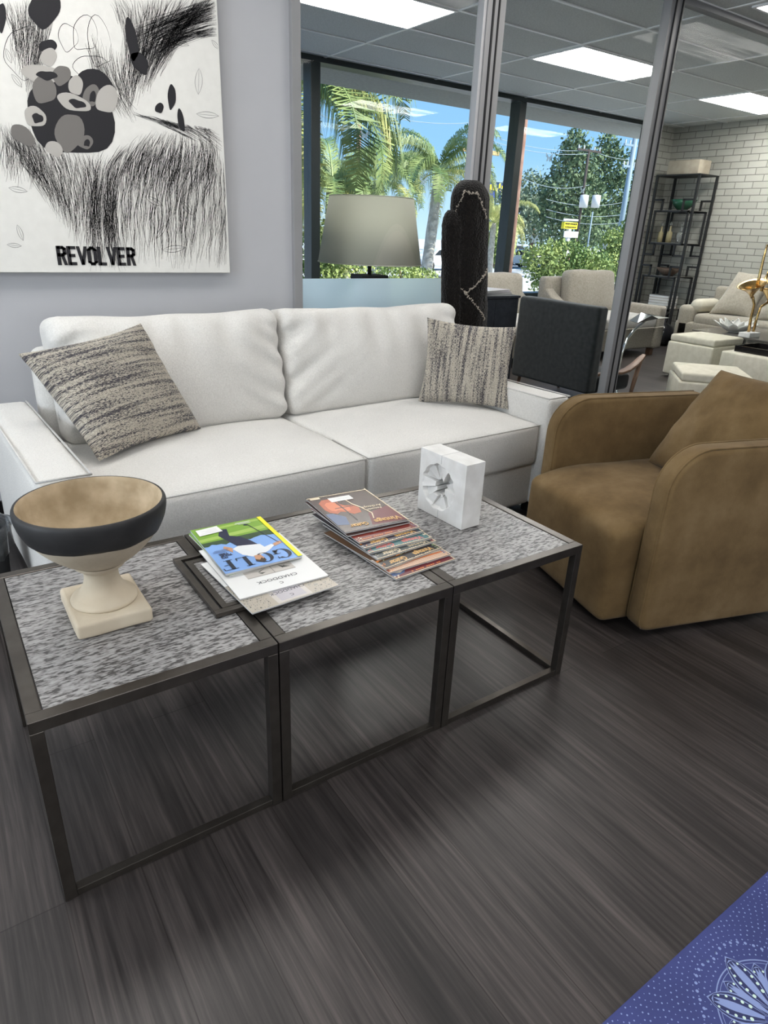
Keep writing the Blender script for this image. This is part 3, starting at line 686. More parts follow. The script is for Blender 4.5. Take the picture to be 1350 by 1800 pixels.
# ------------------------------------------------------------------ magazines
def mag(label, x, y, z, rz, w_, h_, t_, cover, group=None, sag=0.0):
    """cover faces up; its own up direction is +y locally; root sits at the centre"""
    r = thing('magazine', label, 'magazine', (x, y, z), rz, group)
    def bend(p): 
        return Vector((p.x, p.y, p.z + sag * ((p.y / h_) ** 2) * 4 * (1 if p.y < 0 else .3)))
    nx, ny = 6, 10
    def sheet(z0_, z1_, inset=0.0):
        mb = MB(); X = [(-w_ / 2 + inset) + (w_ - 2 * inset) * i / nx for i in range(nx + 1)]; Y = [(-h_ / 2 + inset) + (h_ - 2 * inset) * j / ny for j in range(ny + 1)]
        vs_ = [Vector((a, b, zz)) for zz in (z0_, z1_) for b in Y for a in X]
        n1 = (nx + 1) * (ny + 1); fs = []
        for j in range(ny):
            for i in range(nx):
                k = j * (nx + 1) + i; fs += [(k, k + nx + 1, k + nx + 2, k + 1), (n1 + k, n1 + k + 1, n1 + k + nx + 2, n1 + k + nx + 1)]
        bd = [i for i in range(nx + 1)] + [(j + 1) * (nx + 1) + nx for j in range(ny)] + [ny * (nx + 1) + i for i in range(nx - 1, -1, -1)] + [j * (nx + 1) for j in range(ny - 1, 0, -1)]
        for a, b in zip(bd, bd[1:] + bd[:1]): fs.append((a, b, n1 + b, n1 + a))
        mb.add(vs_, fs); mb.v = [bend(p) for p in mb.v]; return mb
    sheet(0, t_ - .0006, .0012).obj('pages', 'pages', r)
    cv = sheet(t_ - .0006, t_).obj('cover', cover['base'], r)
    lvl = [0]
    def art(m, polys=None, texts=None, name='print'):
        lvl[0] += 1; zz = t_ + .00012 * lvl[0]; mb = MB()
        for pl in (polys or []):
            # pieces are small, so bending each vertex follows the sheet
            mb.poly([Vector((a * w_ / 2, b * h_ / 2, zz)) for a, b in pl])
        for tx in (texts or []):
            s_, px, py, sz, bo, sxx, sh = tx
            addtext(mb, s_, sz * h_, Matrix.Translation((px * w_ / 2, py * h_ / 2, zz)), bo * h_, sxx, sh)
        mb.v = [bend(p) for p in mb.v]; mb.obj(name, m, cv)
    cover['fn'](art); return r
def rc(x0, x1, y0, y1): return [(x0, y0), (x1, y0), (x1, y1), (x0, y1)]
def grid(x0, x1, y0, y1, nx, ny, jit=0, f=1.0):
    o_ = []
    for i in range(nx):
        for j in range(ny):
            if random.random() < f:
                a = x0 + (x1 - x0) * i / nx; b = y0 + (y1 - y0) * j / ny; dx = (x1 - x0) / nx; dy = (y1 - y0) / ny
                o_.append([(a + random.uniform(0, jit) * dx, b + random.uniform(0, jit) * dy), (a + dx * (1 - random.uniform(0, jit)), b + random.uniform(0, jit) * dy), (a + dx, b + dy), (a + random.uniform(0, jit) * dx, b + dy * (1 - random.uniform(0, jit)))])
    return o_
def golf(art):
    green = flat('fairway_green_print', (0.19, 0.36, 0.04)); dg = flat('tree_line_print', (0.035, 0.075, 0.03)); lg = flat('light_green_print', (0.34, 0.50, 0.10))
    yel = flat('yellow_print', (0.86, 0.78, 0.02)); navy = flat('navy_print_ink', (0.012, 0.016, 0.05)); skin = flat('skin_print', (0.55, 0.30, 0.18)); wht = flat('white_print', (0.76, 0.78, 0.80)); hair = flat('dark_hair_print', (0.05, 0.03, 0.02))
    art(green, [rc(-1, .999, -.999, -.22)]); art(lg, [[(-1, -.62), (1, -.48), (1, -.36), (-1, -.46)], [(-1, -.95), (.4, -.9), (.4, -.82), (-1, -.86)]])
    tl_ = [(-1, -.36)] + [(-1 + 2 * k / 18, -.14 + .07 * math.sin(k * 2.1) * math.cos(k)) for k in range(19)] + [(1, -.30)]
    art(dg, [tl_])
    # golfer, upright on the cover
    art(navy, [[(-.28, .20), (.22, .12), (.46, -.50), (.30, -.78), (.12, -.74), (.20, -.42), (-.02, -.30), (-.18, -.06)], [(.30, -.70), (.56, -.86), (.58, -.94), (.28, -.80)]])
    art(wht, [[(-.32, .18), (.22, .08), (.40, .16), (.30, .46), (.10, .62), (-.16, .60), (-.38, .52), (-.62, .36), (-.58, .28), (-.36, .34)]])
    art(skin, [[(-.62, .28), (-.96 + .12, .22), (-.86, .32), (-.60, .40)], [(.38, .12), (.54, -.02), (.60, .06), (.46, .30)], [(.02, .60), (-.10, .60), (-.13, .78), (-.04, .86), (.06, .80)]])
    art(hair, [[(-.12, .74), (-.13, .84), (-.03, .92), (.08, .84), (.06, .78), (-.03, .84)]])
    art(navy, [[(-.80, .28), (-.78, .28), (-.46, -.76), (-.49, -.76)], [(-.49, -.76), (-.40, -.80), (-.36, -.74), (-.46, -.72)]])
    ti = flat('title_ink', (0.012, 0.018, 0.035))
    def ringq(cx_, cy_, rx, ry, a0, a1, n=28):
        out_ = []
        for k in range(n):
            t0, t1 = a0 + (a1 - a0) * k / n, a0 + (a1 - a0) * (k + 1) / n
            out_.append([(cx_ + rx * math.cos(t0), cy_ + ry * math.sin(t0)), (cx_ + rx * math.cos(t1), cy_ + ry * math.sin(t1)), (cx_ + rx * .52 * math.cos(t1), cy_ + ry * .93 * math.sin(t1)), (cx_ + rx * .52 * math.cos(t0), cy_ + ry * .93 * math.sin(t0))])
        return out_
    art(ti, ringq(-.62, .74, .22, .19, .75, 2 * PI - .55) + [rc(-.50, -.43, .56, .72), rc(-.58, -.38, .71, .725), rc(-.455, -.43, .83, .92)] + ringq(-.14, .74, .21, .19, 0, 2 * PI), name='title_lettering')
    art(ti, [rc(.26, .36, .56, .92), rc(.20, .42, .905, .92), rc(.20, .54, .55, .565), [(.50, .565), (.54, .565), (.55, .66), (.53, .66)]] + [rc(.68, .78, .56, .92), rc(.62, .96, .905, .92), rc(.62, .84, .55, .565), rc(.78, .90, .73, .745), [(.93, .92), (.96, .92), (.965, .83), (.95, .83)]], name='title_lettering')
    art(skin, [[(.07, .60), (-.05, .60), (-.08, .76), (.01, .83), (.11, .78)]]); art(hair, [[(-.07, .72), (-.08, .82), (.02, .89), (.13, .82), (.11, .74), (.02, .80)]])
    art(navy, texts=[("IT'S", .74, .42, .045, .002, .9, 0), ('TOUR', .66, .35, .045, .002, .9, 0), ('TIME', .70, .28, .045, .002, .9, 0)])
    art(flat('grey_blue_ink', (.12, .18, .32)), [rc(.50, .92, .19, .205), rc(.54, .90, .15, .165), rc(.50, .86, .11, .125)])
    art(wht, [rc(-.62, -.2, -.90, -.885), rc(-.58, -.16, -.86, -.845), rc(-.60, -.25, -.82, -.805)])
    art(yel, [rc(-1, -.88, -1, 1)]); art('paper', [[(.30, -.94), (.90, -.90), (.90, -.62), (.26, -.66)]], name='address_label')
    art(flat('label_ink', (0.45, 0.45, 0.46)), [rc(.36, .82, -.70, -.692), rc(.36, .70, -.75, -.742), rc(.36, .78, -.80, -.792), rc(.36, .62, -.85, -.842)])
def chad(pic):
    def f(art):
        gy = flat('grey_photo_print', (0.33, 0.31, 0.28)); pk = flat('pale_room_print', (0.58, 0.54, 0.50)); ink = flat('grey_title_ink', (0.10, 0.10, 0.11)); dk = flat('dark_photo_print', (0.10, 0.10, 0.085)); wn = flat('beige_photo_print', (0.46, 0.41, 0.34))
        if pic:
            art(wn, [rc(-.999, .999, .0, .999)])
            random.seed(5); art(gy, grid(-.99, -.45, .0, .98, 10, 16, .7, .65) + grid(.5, .99, .0, .98, 10, 16, .7, .65)); art(dk, grid(-.98, -.5, .05, .95, 12, 18, .8, .28) + grid(.5, .98, .05, .95, 12, 18, .8, .3))
            art(pk, [rc(-.38, .40, .0, .98)]); art(flat('violet_grey_print', (0.5, 0.47, 0.50)), [rc(-.28, .30, .55, .93)])
            art(ink, texts=[('CHADDOCK', 0, .66, .055, .0008, 1.05, 0), ('C', 0, .83, .05, .001, 1, 0)])
        else:
            art(pk, [rc(-.55, .55, .12, .46)]); art(gy, [rc(-.55, .55, .44, .46), rc(-.08, -.06, .12, .46)])
            art(dk, [[(-.42, .22), (-.34, .3), (-.25, .22), (-.3, .36)], [(-.48, .36), (-.3, .34), (-.35, .28)], [(.05, .22), (.22, .32), (.38, .22), (.24, .30)], [(.1, .36), (.26, .33), (.2, .4)]])
            art(ink, texts=[('CHADDOCK', 0, .66, .062, .0006, 1.05, 0), ('C', 0, .83, .05, .001, 1, 0)])
    return f
mag('beige patterned catalogue at the bottom of the golf magazine pile', .584, .262, TH + .0125, PI + .06, .235, .285, .0042, dict(base='paper', fn=chad(True)))
mag('white catalogue under the golf magazine with grey lettering near its edge', .592, .318, TH + .0172, PI - .01, .235, .285, .0045, dict(base='paper', fn=chad(False)))
mag('lower golf magazine showing only its page edges beneath the top one', .590, .428, TH + .0222, PI + .03, .205, .278, .0055, dict(base=flat('green_cover', (0.2, 0.35, 0.08)), fn=lambda art: None))
mag('golf magazine with a golfer and yellow spine on top of its pile', .590, .424, TH + .0282, PI - .03, .208, .283, .006, dict(base=flat('sky_blue_cover', (0.24, 0.42, 0.80), .25), fn=golf), sag=.0)
def guitar(style):
    def f(art):
        random.seed(40 + style)
        gold = flat('gold_letter_print', (0.62, 0.36, 0.11)); red = flat('red_print', (0.42, 0.03, 0.02)); orange = flat('orange_print', (0.70, 0.22, 0.03)); cream = flat('cream_print', (0.66, 0.56, 0.40)); teal = flat('teal_print', (0.06, 0.16, 0.17)); pinkr = flat('coral_letter_print', (0.60, 0.14, 0.12)); blk = flat('black_print', (0.012, 0.010, 0.012)); wine = flat('wine_print', (0.13, 0.012, 0.02)); blu = flat('slate_blue_print', (0.07, 0.11, 0.22))
        tcol = [gold, gold, gold, gold, pinkr, cream, gold, cream, gold][style]
        if style == 0:
            art(wine, [[(-1, .1), (-.2, .3), (.1, .9), (-1, .95)]])
            vi = [(.86, -.10), (.80, .10), (.62, .22), (.46, .14), (.30, .20), (.14, .38), (-.14, .34), (-.24, .08), (-.14, -.12), (.10, -.16), (.22, -.30), (.20, -.50), (.36, -.66), (.62, -.66), (.82, -.50)]
            vi = [(x * .9 + .08, y * .95 - .12) for x, y in vi]
            art(flat('russet_print', (0.42, 0.085, 0.025)), [vi]); art(blu, [[(.98, .02), (.98, .62), (.66, .70), (.52, .30), (.76, .04)]])
            art(flat('deep_red_print', (0.62, 0.16, 0.06)), [[(x * .62 + .20, y * .62 - .10) for x, y in vi]])
            art(blk, [rc(.30, .34, -.55, .55), rc(-.05, .55, -.20, -.17)])
            art(cream, [rc(-1, -.955, -1, 1), rc(-.955, 1, -.955, -.925), rc(.62, .93, -.92, -.83)])
            art(cream, [[(-.04, -.6), (-.08, -.3), (-.20, -.05), (-.30, .35), (-.16, .62), (-.13, .62), (-.26, .35), (-.16, -.02), (-.04, -.28), (.0, -.6)]])
            art('paper', [rc(-.30, .42, -.78, -.54)], name='address_label')
            art(flat('label_ink', (0.45, 0.45, 0.46)), [rc(-.24, .34, -.63, -.622), rc(-.24, .2, -.67, -.662), rc(-.24, .30, -.71, -.702)])
            art(cream, texts=[('Acoustic', -.50, .16, .062, .001, .85, 0), ('Archtops', -.50, .02, .075, .001, .85, 0)])
            art(gold, texts=[('Vintage', -.46, .78, .125, .003, .82, 0), ('Guitar', .42, .78, .105, .003, .75, 0)])
            return
        if style == 2:
            art(flat('dark_red_print', (.16, .015, .01)), [rc(-.98, .98, .78, .97)]); art(orange, [rc(-.15 + .062 * k, -.15 + .062 * k + .045, .885, .915) for k in range(17) if k % 6 != 4]); art(cream, [rc(-.75 + .05 * k, -.72 + .05 * k, .905, .925) for k in range(9)])
        else:
            art([blk, wine, wine, flat('aubergine_print', (.035, .025, .04)), teal, flat('dark_slate_print', (.05, .06, .06)), blk, cream, wine][style], [rc(-.97, .93, .74, .97)])
        if style in (3, 4, 5, 6): 
            art(tcol, texts=[('Vintage', -.46, .865, .100, .003, .82, 0), ('Guitar', .42, .865, .100, .003, .82, 0)], name='title_lettering')
            art(cream, [rc(-.60 + .07 * k, -.555 + .07 * k, .955, .968) for k in range(18) if k % 5 != 3])
        if style == 7: art(red, [rc(-.97, .93, .78 + .045 * k, .795 + .045 * k) for k in range(5)]); art(orange, [rc(-.9, .9, .80, .82)])
        if style == 8: art(orange, [rc(-.55 + .07 * k, -.50 + .07 * k, .90, .935) for k in range(14) if k % 5 != 2]); art(blu, [[(.45, .75), (.97, .75), (.97, .92), (.6, .88)]]); art(cream, [[(.5, .78), (.85, .80), (.7, .84)], rc(-.9, -.2, .80, .83)])
        art([cream, orange, cream, orange, pinkr, cream, orange, orange, cream][style], grid(-.96, .96, .50, .72, 9, 3, .8, .35) + grid(.80, .98, .78, .98, 2, 4, .6, .5))
        art([blu, teal, blu, teal, cream, pinkr, flat('pale_green_print', (0.25, 0.33, 0.18)), blu, teal][style], grid(-.96, .96, .50, .74, 10, 3, .8, .35) + grid(-.98, -.88, .75, .98, 2, 3, .5, .6))
        art(cream, [rc(-1, -.97, -1, 1), rc(-.97, 1, .975, .998)])
    return f
bases = [flat('dark_brown_cover', (0.045, 0.018, 0.014), .25), flat('dark_brown_cover', (0, 0, 0)), flat('red_cover', (0.20, 0.03, 0.02), .25), flat('black_cover', (0.03, 0.025, 0.03), .25), flat('teal_cover', (0.07, 0.10, 0.11), .25), flat('slate_cover', (0.16, 0.16, 0.17), .25), flat('umber_cover', (0.10, 0.055, 0.03), .25), flat('brick_cover', (0.30, 0.10, 0.06), .25), flat('tan_cover', (0.28, 0.20, 0.14), .25)]
lab = ['guitar magazine with a russet instrument and white label, topmost of its pile', 'guitar magazine directly beneath the topmost one, only its dark edge showing', 'guitar magazine with a red strip and orange lettering, just below the top pair',
       'guitar magazine with gold title, just under the red-strip one', 'guitar magazine with a coral title and teal corner in the fanned pile', 'grey slate guitar magazine with cream title in the fanned pile',
       'guitar magazine with the large gold title nearest the front, above two others', 'brick red guitar magazine, second from the bottom of the fanned pile', 'bottom guitar magazine of the fanned pile, overhanging nearest the table edge']
ny_ = [.445, .438, .402, .378, .350, .326, .286, .262, .238]
nxo = [.955, .953, .958, .952, .965, .958, .944, .962, .957]
rzz = [-.07, -.04, .01, .05, -.03, .06, .12, .02, .06]
zt = TH + .0008
for i in range(8, -1, -1):
    mag(lab[i], nxo[i], ny_[i], zt, PI + rzz[i], .208, .272, .0046, dict(base=bases[i], fn=guitar(i) if i != 1 else (lambda art: None)), sag=.0)
    zt += .0056 if i > 2 else .0062

# ------------------------------------------------------------------ wall canvas: a plain ink drawing of strands and pebbles
YC = YG - .042
cr = at(405, 480, 'y', YC); cx1 = cr.x; cz0 = cr.z
A = thing('canvas_print', 'large black and white ink canvas hanging on the grey wall above the sofa', 'picture', (cx1 - .61, YG - .001, cz0))
MB().box(-.61, .61, -.04, 0, 0, 1.22).obj('canvas', 'canvas', A, bevel=.003)
def cp(px, py, lift=0.0):
    p = at(px, py, 'y', YC); return Vector((p.x - (cx1 - .61), -.0405 - lift, p.z - cz0))
X0c, X1c, Z1c = -.605, .605, 1.215
def inside(p): return X0c < p.x < X1c and .004 < p.z < Z1c
ink = MB(); random.seed(11)
def ribbon(mb, pts, w0, lift=.0):
    pts = [p for p in pts if inside(p)]
    if len(pts) < 3: return
    n = len(pts); vs_ = []
    for i, p in enumerate(pts):
        t_ = (pts[min(i + 1, n - 1)] - pts[max(i - 1, 0)]); s_ = Vector((-t_.z, 0, t_.x))
        if s_.length < 1e-8: return
        s_.normalize(); ww = w0 * (math.sin(PI * (i + .35) / (n + .2)) ** .6)
        vs_ += [p + s_ * ww / 2, p - s_ * ww / 2]
    mb.add(vs_, [(2 * i, 2 * i + 1, 2 * i + 3, 2 * i + 2) for i in range(n - 1)])
def bez(a, b, c, n=9): return [(a[0] * (1 - t) ** 2 + 2 * b[0] * t * (1 - t) + c[0] * t * t, a[1] * (1 - t) ** 2 + 2 * b[1] * t * (1 - t) + c[1] * t * t) for t in [k / n for k in range(n + 1)]]
def strands(n, A0, A1, B0, B1, C0, C1, w0, w1, jit=6, mb=None, part=True):
    for _ in range(n):
        s = random.random(); j = lambda: random.uniform(-jit, jit)
        a = (A0[0] + (A1[0] - A0[0]) * s + j(), A0[1] + (A1[1] - A0[1]) * s + j()); b = (B0[0] + (B1[0] - B0[0]) * s + j() * 2, B0[1] + (B1[1] - B0[1]) * s + j()); c_ = (C0[0] + (C1[0] - C0[0]) * s + j() * 1.5, C0[1] + (C1[1] - C0[1]) * s + j() * 3)
        P_ = bez(a, b, c_, 14)
        if part:
            i0 = random.randint(0, 9); P_ = P_[i0:i0 + random.randint(4, 9)]
        ww = random.uniform(w0, w1)
        P_ = [(x + 1.6 * math.sin(y * .12 + s * 40), y) for x, y in P_]
        ribbon(mb or ink, [cp(x, y) for x, y in P_], ww)
# right-hand sweep, left-hand sweep, top sweep
strands(838, (215, 255), (405, 250), (165, 300), (420, 330), (185, 440), (400, 470), .0005, .0011)
strands(531, (250, 235), (370, 235), (215, 270), (395, 290), (215, 330), (360, 345), .0005, .0011)
strands(274, (170, 260), (215, 300), (150, 320), (190, 380), (165, 470), (215, 470), .0005, .0011)
strands(531, (0, 225), (160, 270), (20, 260), (185, 320), (80, 330), (160, 460), .0005, .0011)
strands(193, (0, 215), (60, 230), (0, 260), (80, 290), (0, 310), (75, 320), .0005, .0011)
strands(612, (190, 0), (400, -10), (230, 40), (330, 40), (215, 190), (275, 130), .0005, .0011)
strands(419, (395, -10), (395, 60), (340, 10), (330, 60), (225, 60), (275, 100), .0005, .0011)
strands(274, (5, 0), (90, 0), (20, 40), (90, 60), (30, 110), (60, 170), .0005, .0011)
strands(193, (150, 60), (215, 90), (160, 130), (215, 160), (205, 190), (235, 200), .0005, .0011)
strands(193, (225, 195), (400, 245), (250, 205), (330, 205), (330, 235), (400, 262), .0005, .0011, 3)
for lx, ly, lw in ((262, 430, 30), (330, 455, 24), (90, 440, 30), (40, 430, 22)): pass
# outlines of smooth stones on the empty areas
def stone(cx_, cy_, rx, ry, a0=0, n=26, mb=None, fill=None, w_=.0014, wob=.12, seed=0):
    pts = [(cx_ + rx * math.cos(t) * (1 + wob * math.sin(2 * t + seed)), cy_ + ry * math.sin(t) * (1 + wob * math.cos(3 * t + seed))) for t in [2 * PI * k / n for k in range(n + 1)]]
    ca, sa = math.cos(a0), math.sin(a0)
    pts = [(cx_ + (x - cx_) * ca - (y - cy_) * sa, cy_ + (x - cx_) * sa + (y - cy_) * ca) for x, y in pts]
    return pts
def leafline(x, y, l, a, w_=.0013):
    for s in (-1, 1):
        P_ = bez((x, y), (x + l / 2 * math.cos(a) - s * l * .28 * math.sin(a), y + l / 2 * math.sin(a) + s * l * .28 * math.cos(a)), (x + l * math.cos(a), y + l * math.sin(a)), 9)
        ribbon(ink, [cp(*q) for q in P_], w_)
    ribbon(ink, [cp(x + l * k / 6 * math.cos(a), y + l * k / 6 * math.sin(a)) for k in range(7)], w_ * .7)
for q in ((255, 345, 36, .5), (318, 352, 34, .9), (292, 395, 30, 2.2), (285, 440, 42, -.12), (335, 400, 26, 1.5), (300, 70, 34, .3), (350, 120, 46, 1.6), (345, 200, 40, .1), (372, 70, 22, .9), (15, 330, 34, .2), (30, 395, 30, 1.2), (12, 430, 26, .1), (10, 85, 28, 1.2), (20, 130, 30, .9)): leafline(*q)
inkg = MB(); inkd = MB(); inkl = MB()
random.seed(3)
def fillstone(mb, c_, lift): mb.poly([cp(x, y, lift) for x, y in reversed(c_[:-1])])
fillstone(inkd, stone(125, 205, 82, 66, .35, wob=.10), .0004)
fillstone(inkd, stone(170, 160, 42, 32, .6, wob=.12), .00045)
k_ = 0
for (x, y, rx, ry, a) in ((75, 130, 36, 16, .12), (108, 132, 15, 18, .3), (133, 150, 13, 17, -.2), (160, 168, 15, 19, .2), (188, 175, 21, 24, .3), (78, 158, 22, 24, .1), (62, 205, 20, 17, .5), (122, 232, 24, 34, .15), (85, 100, 14, 16, .0), (150, 250, 14, 12, .2), (95, 262, 18, 12, .6), (40, 238, 26, 14, .6), (130, 180, 30, 14, .3)):
    k_ += 1
    fillstone([inkg, inkl][k_ % 2], stone(x, y, rx, ry, a, wob=.10, seed=k_), .0008 + .00003 * k_)
    if k_ % 3 == 1: fillstone(inkd, stone(x + rx * .2, y + ry * .15, rx * .45, ry * .5, a, wob=.2, seed=k_ + 1), .0014 + .00003 * k_)
for (x, y, rx, ry, a) in ((232, 70, 10, 38, -.15), (246, 110, 12, 22, -.5), (302, 170, 7, 22, .05), (318, 212, 6, 20, -.2), (280, 190, 8, 9, 0), (84, 82, 15, 13, 0), (78, 15, 26, 34, .2), (2, 30, 8, 26, 0)):
    fillstone(inkd, stone(x, y, rx, ry, a, wob=.12, seed=x), .0006)
for lst in ([(40, 90, 30, 46, 0)], [(150, 60, 24, 30, .2), (175, 75, 22, 44, -.1), (120, 65, 16, 24, 0), (160, 120, 30, 24, .4)]):
    for q in lst: 
        s_ = stone(*q, wob=.15, seed=q[0]); ribbon(ink, [cp(x, y) for x, y in s_], .0018)
inkd.v = [p for p in inkd.v]
for mb_, m_, nm in ((ink, 'ink', 'line_drawing'), (inkd, 'ink', 'black_print'), (inkg, 'ink_grey', 'grey_print'), (inkl, 'ink_light', 'pale_print')):
    for p in mb_.v: p.x = max(X0c, min(X1c, p.x)); p.z = max(.004, min(Z1c, p.z))
    mb_.obj(nm, m_, A)
tp0 = cp(97, 432); tp1 = cp(240, 467)
tx_ = MB()
# heavy condensed capitals drawn as strokes in a 1 x 2.2 cell
GL = {'R': [[(.2, 0), (.2, 2.2)], [(.2, 2.02), (.62, 2.02), (.80, 1.86), (.80, 1.36), (.62, 1.18), (.2, 1.18)], [(.56, 1.15), (.82, .0)]],
      'E': [[(.2, 0), (.2, 2.2)], [(.2, 2.02), (.9, 2.02)], [(.2, 1.12), (.82, 1.12)], [(.2, .18), (.9, .18)]],
      'V': [[(.12, 2.2), (.5, .05)], [(.88, 2.2), (.5, .05)]],
      'O': [[(.36, 2.02), (.64, 2.02), (.80, 1.8), (.80, .4), (.64, .18), (.36, .18), (.20, .4), (.20, 1.8), (.36, 2.02)]],
      'L': [[(.2, 0), (.2, 2.2)], [(.2, .18), (.9, .18)]]}
n_l = 8; cw = (tp1.x - tp0.x) / n_l; chh = (tp0.z - tp1.z)
for i_, ch in enumerate('REVOLVER'):
    for st_ in GL[ch]:
        for q0, q1 in zip(st_, st_[1:]):
            a2, b2 = Vector((q0[0] * cw, 0, q0[1] / 2.2 * chh)), Vector((q1[0] * cw, 0, q1[1] / 2.2 * chh)); d = (b2 - a2)
            hv = abs(d.x) > abs(d.z); th = (chh * .085) if hv else cw * .19
            nn = Vector((-d.z, 0, d.x)).normalized() * th
            if not hv and abs(d.x) > cw * .1: nn = Vector((cw * .17, 0, 0))
            e_ = d.normalized() * (th * .6 if ch == 'O' or (ch == 'R' and len(st_) > 3) else 0)
            o_ = Vector((tp0.x + i_ * cw, -.0425, tp1.z))
            tx_.poly([o_ + a2 - e_ - nn, o_ + b2 + e_ - nn, o_ + b2 + e_ + nn, o_ + a2 - e_ + nn])
tx_.obj('lettering', 'ink', A)

# ------------------------------------------------------------------ rolled rug behind the sofa
R_ = thing('rolled_rug', 'dark brown shag rug rolled up and standing behind the white sofa', 'rug', (2.755, 1.965, 0))
def rugroll(cxs, r, z0_, z1_, n=64, nz=70, sp=0.0, seed=0):
    mb = MB(); vs_ = []
    for j in range(nz + 1):
        t_ = j / nz; z = z0_ + (z1_ - z0_) * t_; c0 = cxs(z)
        rr = r * (1 if t_ < .93 else math.sqrt(max(0, 1 - ((t_ - .93) / .07) ** 2 * .80)))
        for k in range(n):
            a = 2 * PI * k / n
            q = rr * (1 + .05 * math.sin(2 * a + 1) ) + .006 * noise.noise(Vector((math.cos(a) * 3 + seed, math.sin(a) * 3, z * 9))) + .004 * noise.noise(Vector((math.cos(a) * 12 + seed, math.sin(a) * 12, z * 40)))
            vs_.append(Vector((c0[0] + q * math.cos(a), c0[1] + q * math.sin(a), z)))
    fs = [(j * n + k, j * n + (k + 1) % n, (j + 1) * n + (k + 1) % n, (j + 1) * n + k) for j in range(nz) for k in range(n)]
    fs += [tuple(reversed(range(n))), tuple(range(nz * n, (nz + 1) * n))]
    mb.add(vs_, fs); return mb
TOP = 1.545
cen = lambda z: (-.16 * z / TOP, -.005)
rugroll(cen, .108, 0, TOP).obj('roll', 'rug', R_, True)
cen2 = lambda z: (-.115 - .14 * z / TOP, .015)
rugroll(cen2, .070, 0, 1.395, seed=4).obj('outer_flap', 'rug', R_, True)
yr = MB(); random.seed(9)
def yarn(z, ang, sc=1.0):
    c0 = cen(z); rr = .108 * (1 + .05 * math.sin(2 * ang + 1)) * (1 if z < TOP * .93 else .97) + .004
    p = Vector((c0[0] + rr * math.cos(ang), c0[1] + rr * math.sin(ang), z)); d = Vector((random.uniform(-1, 1), random.uniform(-.3, .3), random.uniform(-1, 1))).normalized() * .006 * sc
    n_ = Vector((math.cos(ang), math.sin(ang), 0)) * .006
    yr.tube([p - d, p + n_, p + d], .0022 * sc, 5)
def yline(a0, z0_, a1, z1_, n):
    for k in range(n):
        t_ = k / (n - 1) + random.uniform(-.01, .01); yarn(z0_ + (z1_ - z0_) * t_ + random.uniform(-.005, .005), a0 + (a1 - a0) * t_ + random.uniform(-.03, .03), random.uniform(.7, 1.5))
CA = -PI / 2 - .62
yline(CA - .95, 1.36, CA - .35, 1.485, 14); yline(CA - .35, 1.485, CA + .25, 1.48, 12); yline(CA + .25, 1.48, CA + .9, 1.36, 16)
yline(CA + 1.15, 1.10, CA - .30, .965, 34); yline(CA - .45, .99, CA + .9, .83, 34)
yr.obj('yarn_pattern', 'rugcream', R_)['kind'] = 'stuff'

# ------------------------------------------------------------------ waste bin at left
W_ = thing('waste_bin', 'black waste bin with a clear liner beside the sofa at the left edge', 'bin', (-.035, 1.32, 0))
MB().lathe([(.10, 0), (.125, .30), (.120, .30), (.097, .01)], 32).obj('bin', 'black', W_, True)
lb = MB().lathe([(.118, .20), (.126, .302), (.134, .32), (.139, .300), (.137, .262), (.141, .24)], 48)
for p in lb.v: 
    k = 1 + .05 * noise.noise(Vector((p.x * 45, p.y * 45, p.z * 40))) * (1 if p.z > .2 else 0); p.x *= k; p.y *= k; p.z += .014 * noise.noise(Vector((p.x * 30, p.y * 30, 3)))
lb.f = [f for f in lb.f if len(f) == 4]; 
top_ = MB(); 
for k in range(3):
    top_.soft((.15, .11, .06), .028, (0, 0, 0), 12, TR(-.02 + .05 * k, -.03 + .03 * k, .31, .3 * k, .2, k), .03, 22, None, k * 3)
lb.obj('liner', 'liner', W_, True); top_.obj('liner_bunch', 'liner', W_, True)

# ------------------------------------------------------------------ blue mat
Mt = thing('yoga_mat', 'royal blue mat with pale mandala print at the bottom right corner', 'mat', (.76, -1.42, 0))
MX, MY = 1.75, .675
MB().box(-.30, 1.45, 0, MY, .0005, .005).obj('sheet', 'mat_blue', Mt, bevel=.001)
dots = MB(); pale = MB(); lines = MB(); dark = MB(); random.seed(2)
def disc(mb, x, y, r, z, n=10, sx_=1.0, a=0): 
    mb.poly([(x + r * sx_ * math.cos(t) * math.cos(a) - r * math.sin(t) * math.sin(a), y + r * sx_ * math.cos(t) * math.sin(a) + r * math.sin(t) * math.cos(a), z) for t in [2 * PI * k / n for k in range(n)]])
def mp(px, py): p = at(px, py, 'z', .005); return p.x - .76, p.y + 1.42
MC = mp(1385, 1805); mcx, mcy = MC
def ringline(r, w_, z, n=72, mb=lines):
    P_ = [(mcx + r * math.cos(2 * PI * k / n), mcy + r * math.sin(2 * PI * k / n)) for k in range(n + 1)]
    Q_ = [(mcx + (r + w_) * math.cos(2 * PI * k / n), mcy + (r + w_) * math.sin(2 * PI * k / n)) for k in range(n + 1)]
    for k in range(n): mb.poly([(*P_[k], z), (*Q_[k], z), (*Q_[k + 1], z), (*P_[k + 1], z)])
p1 = mp(1262, 1770); R1 = math.hypot(p1[0] - mcx, p1[1] - mcy)
zz = .0052
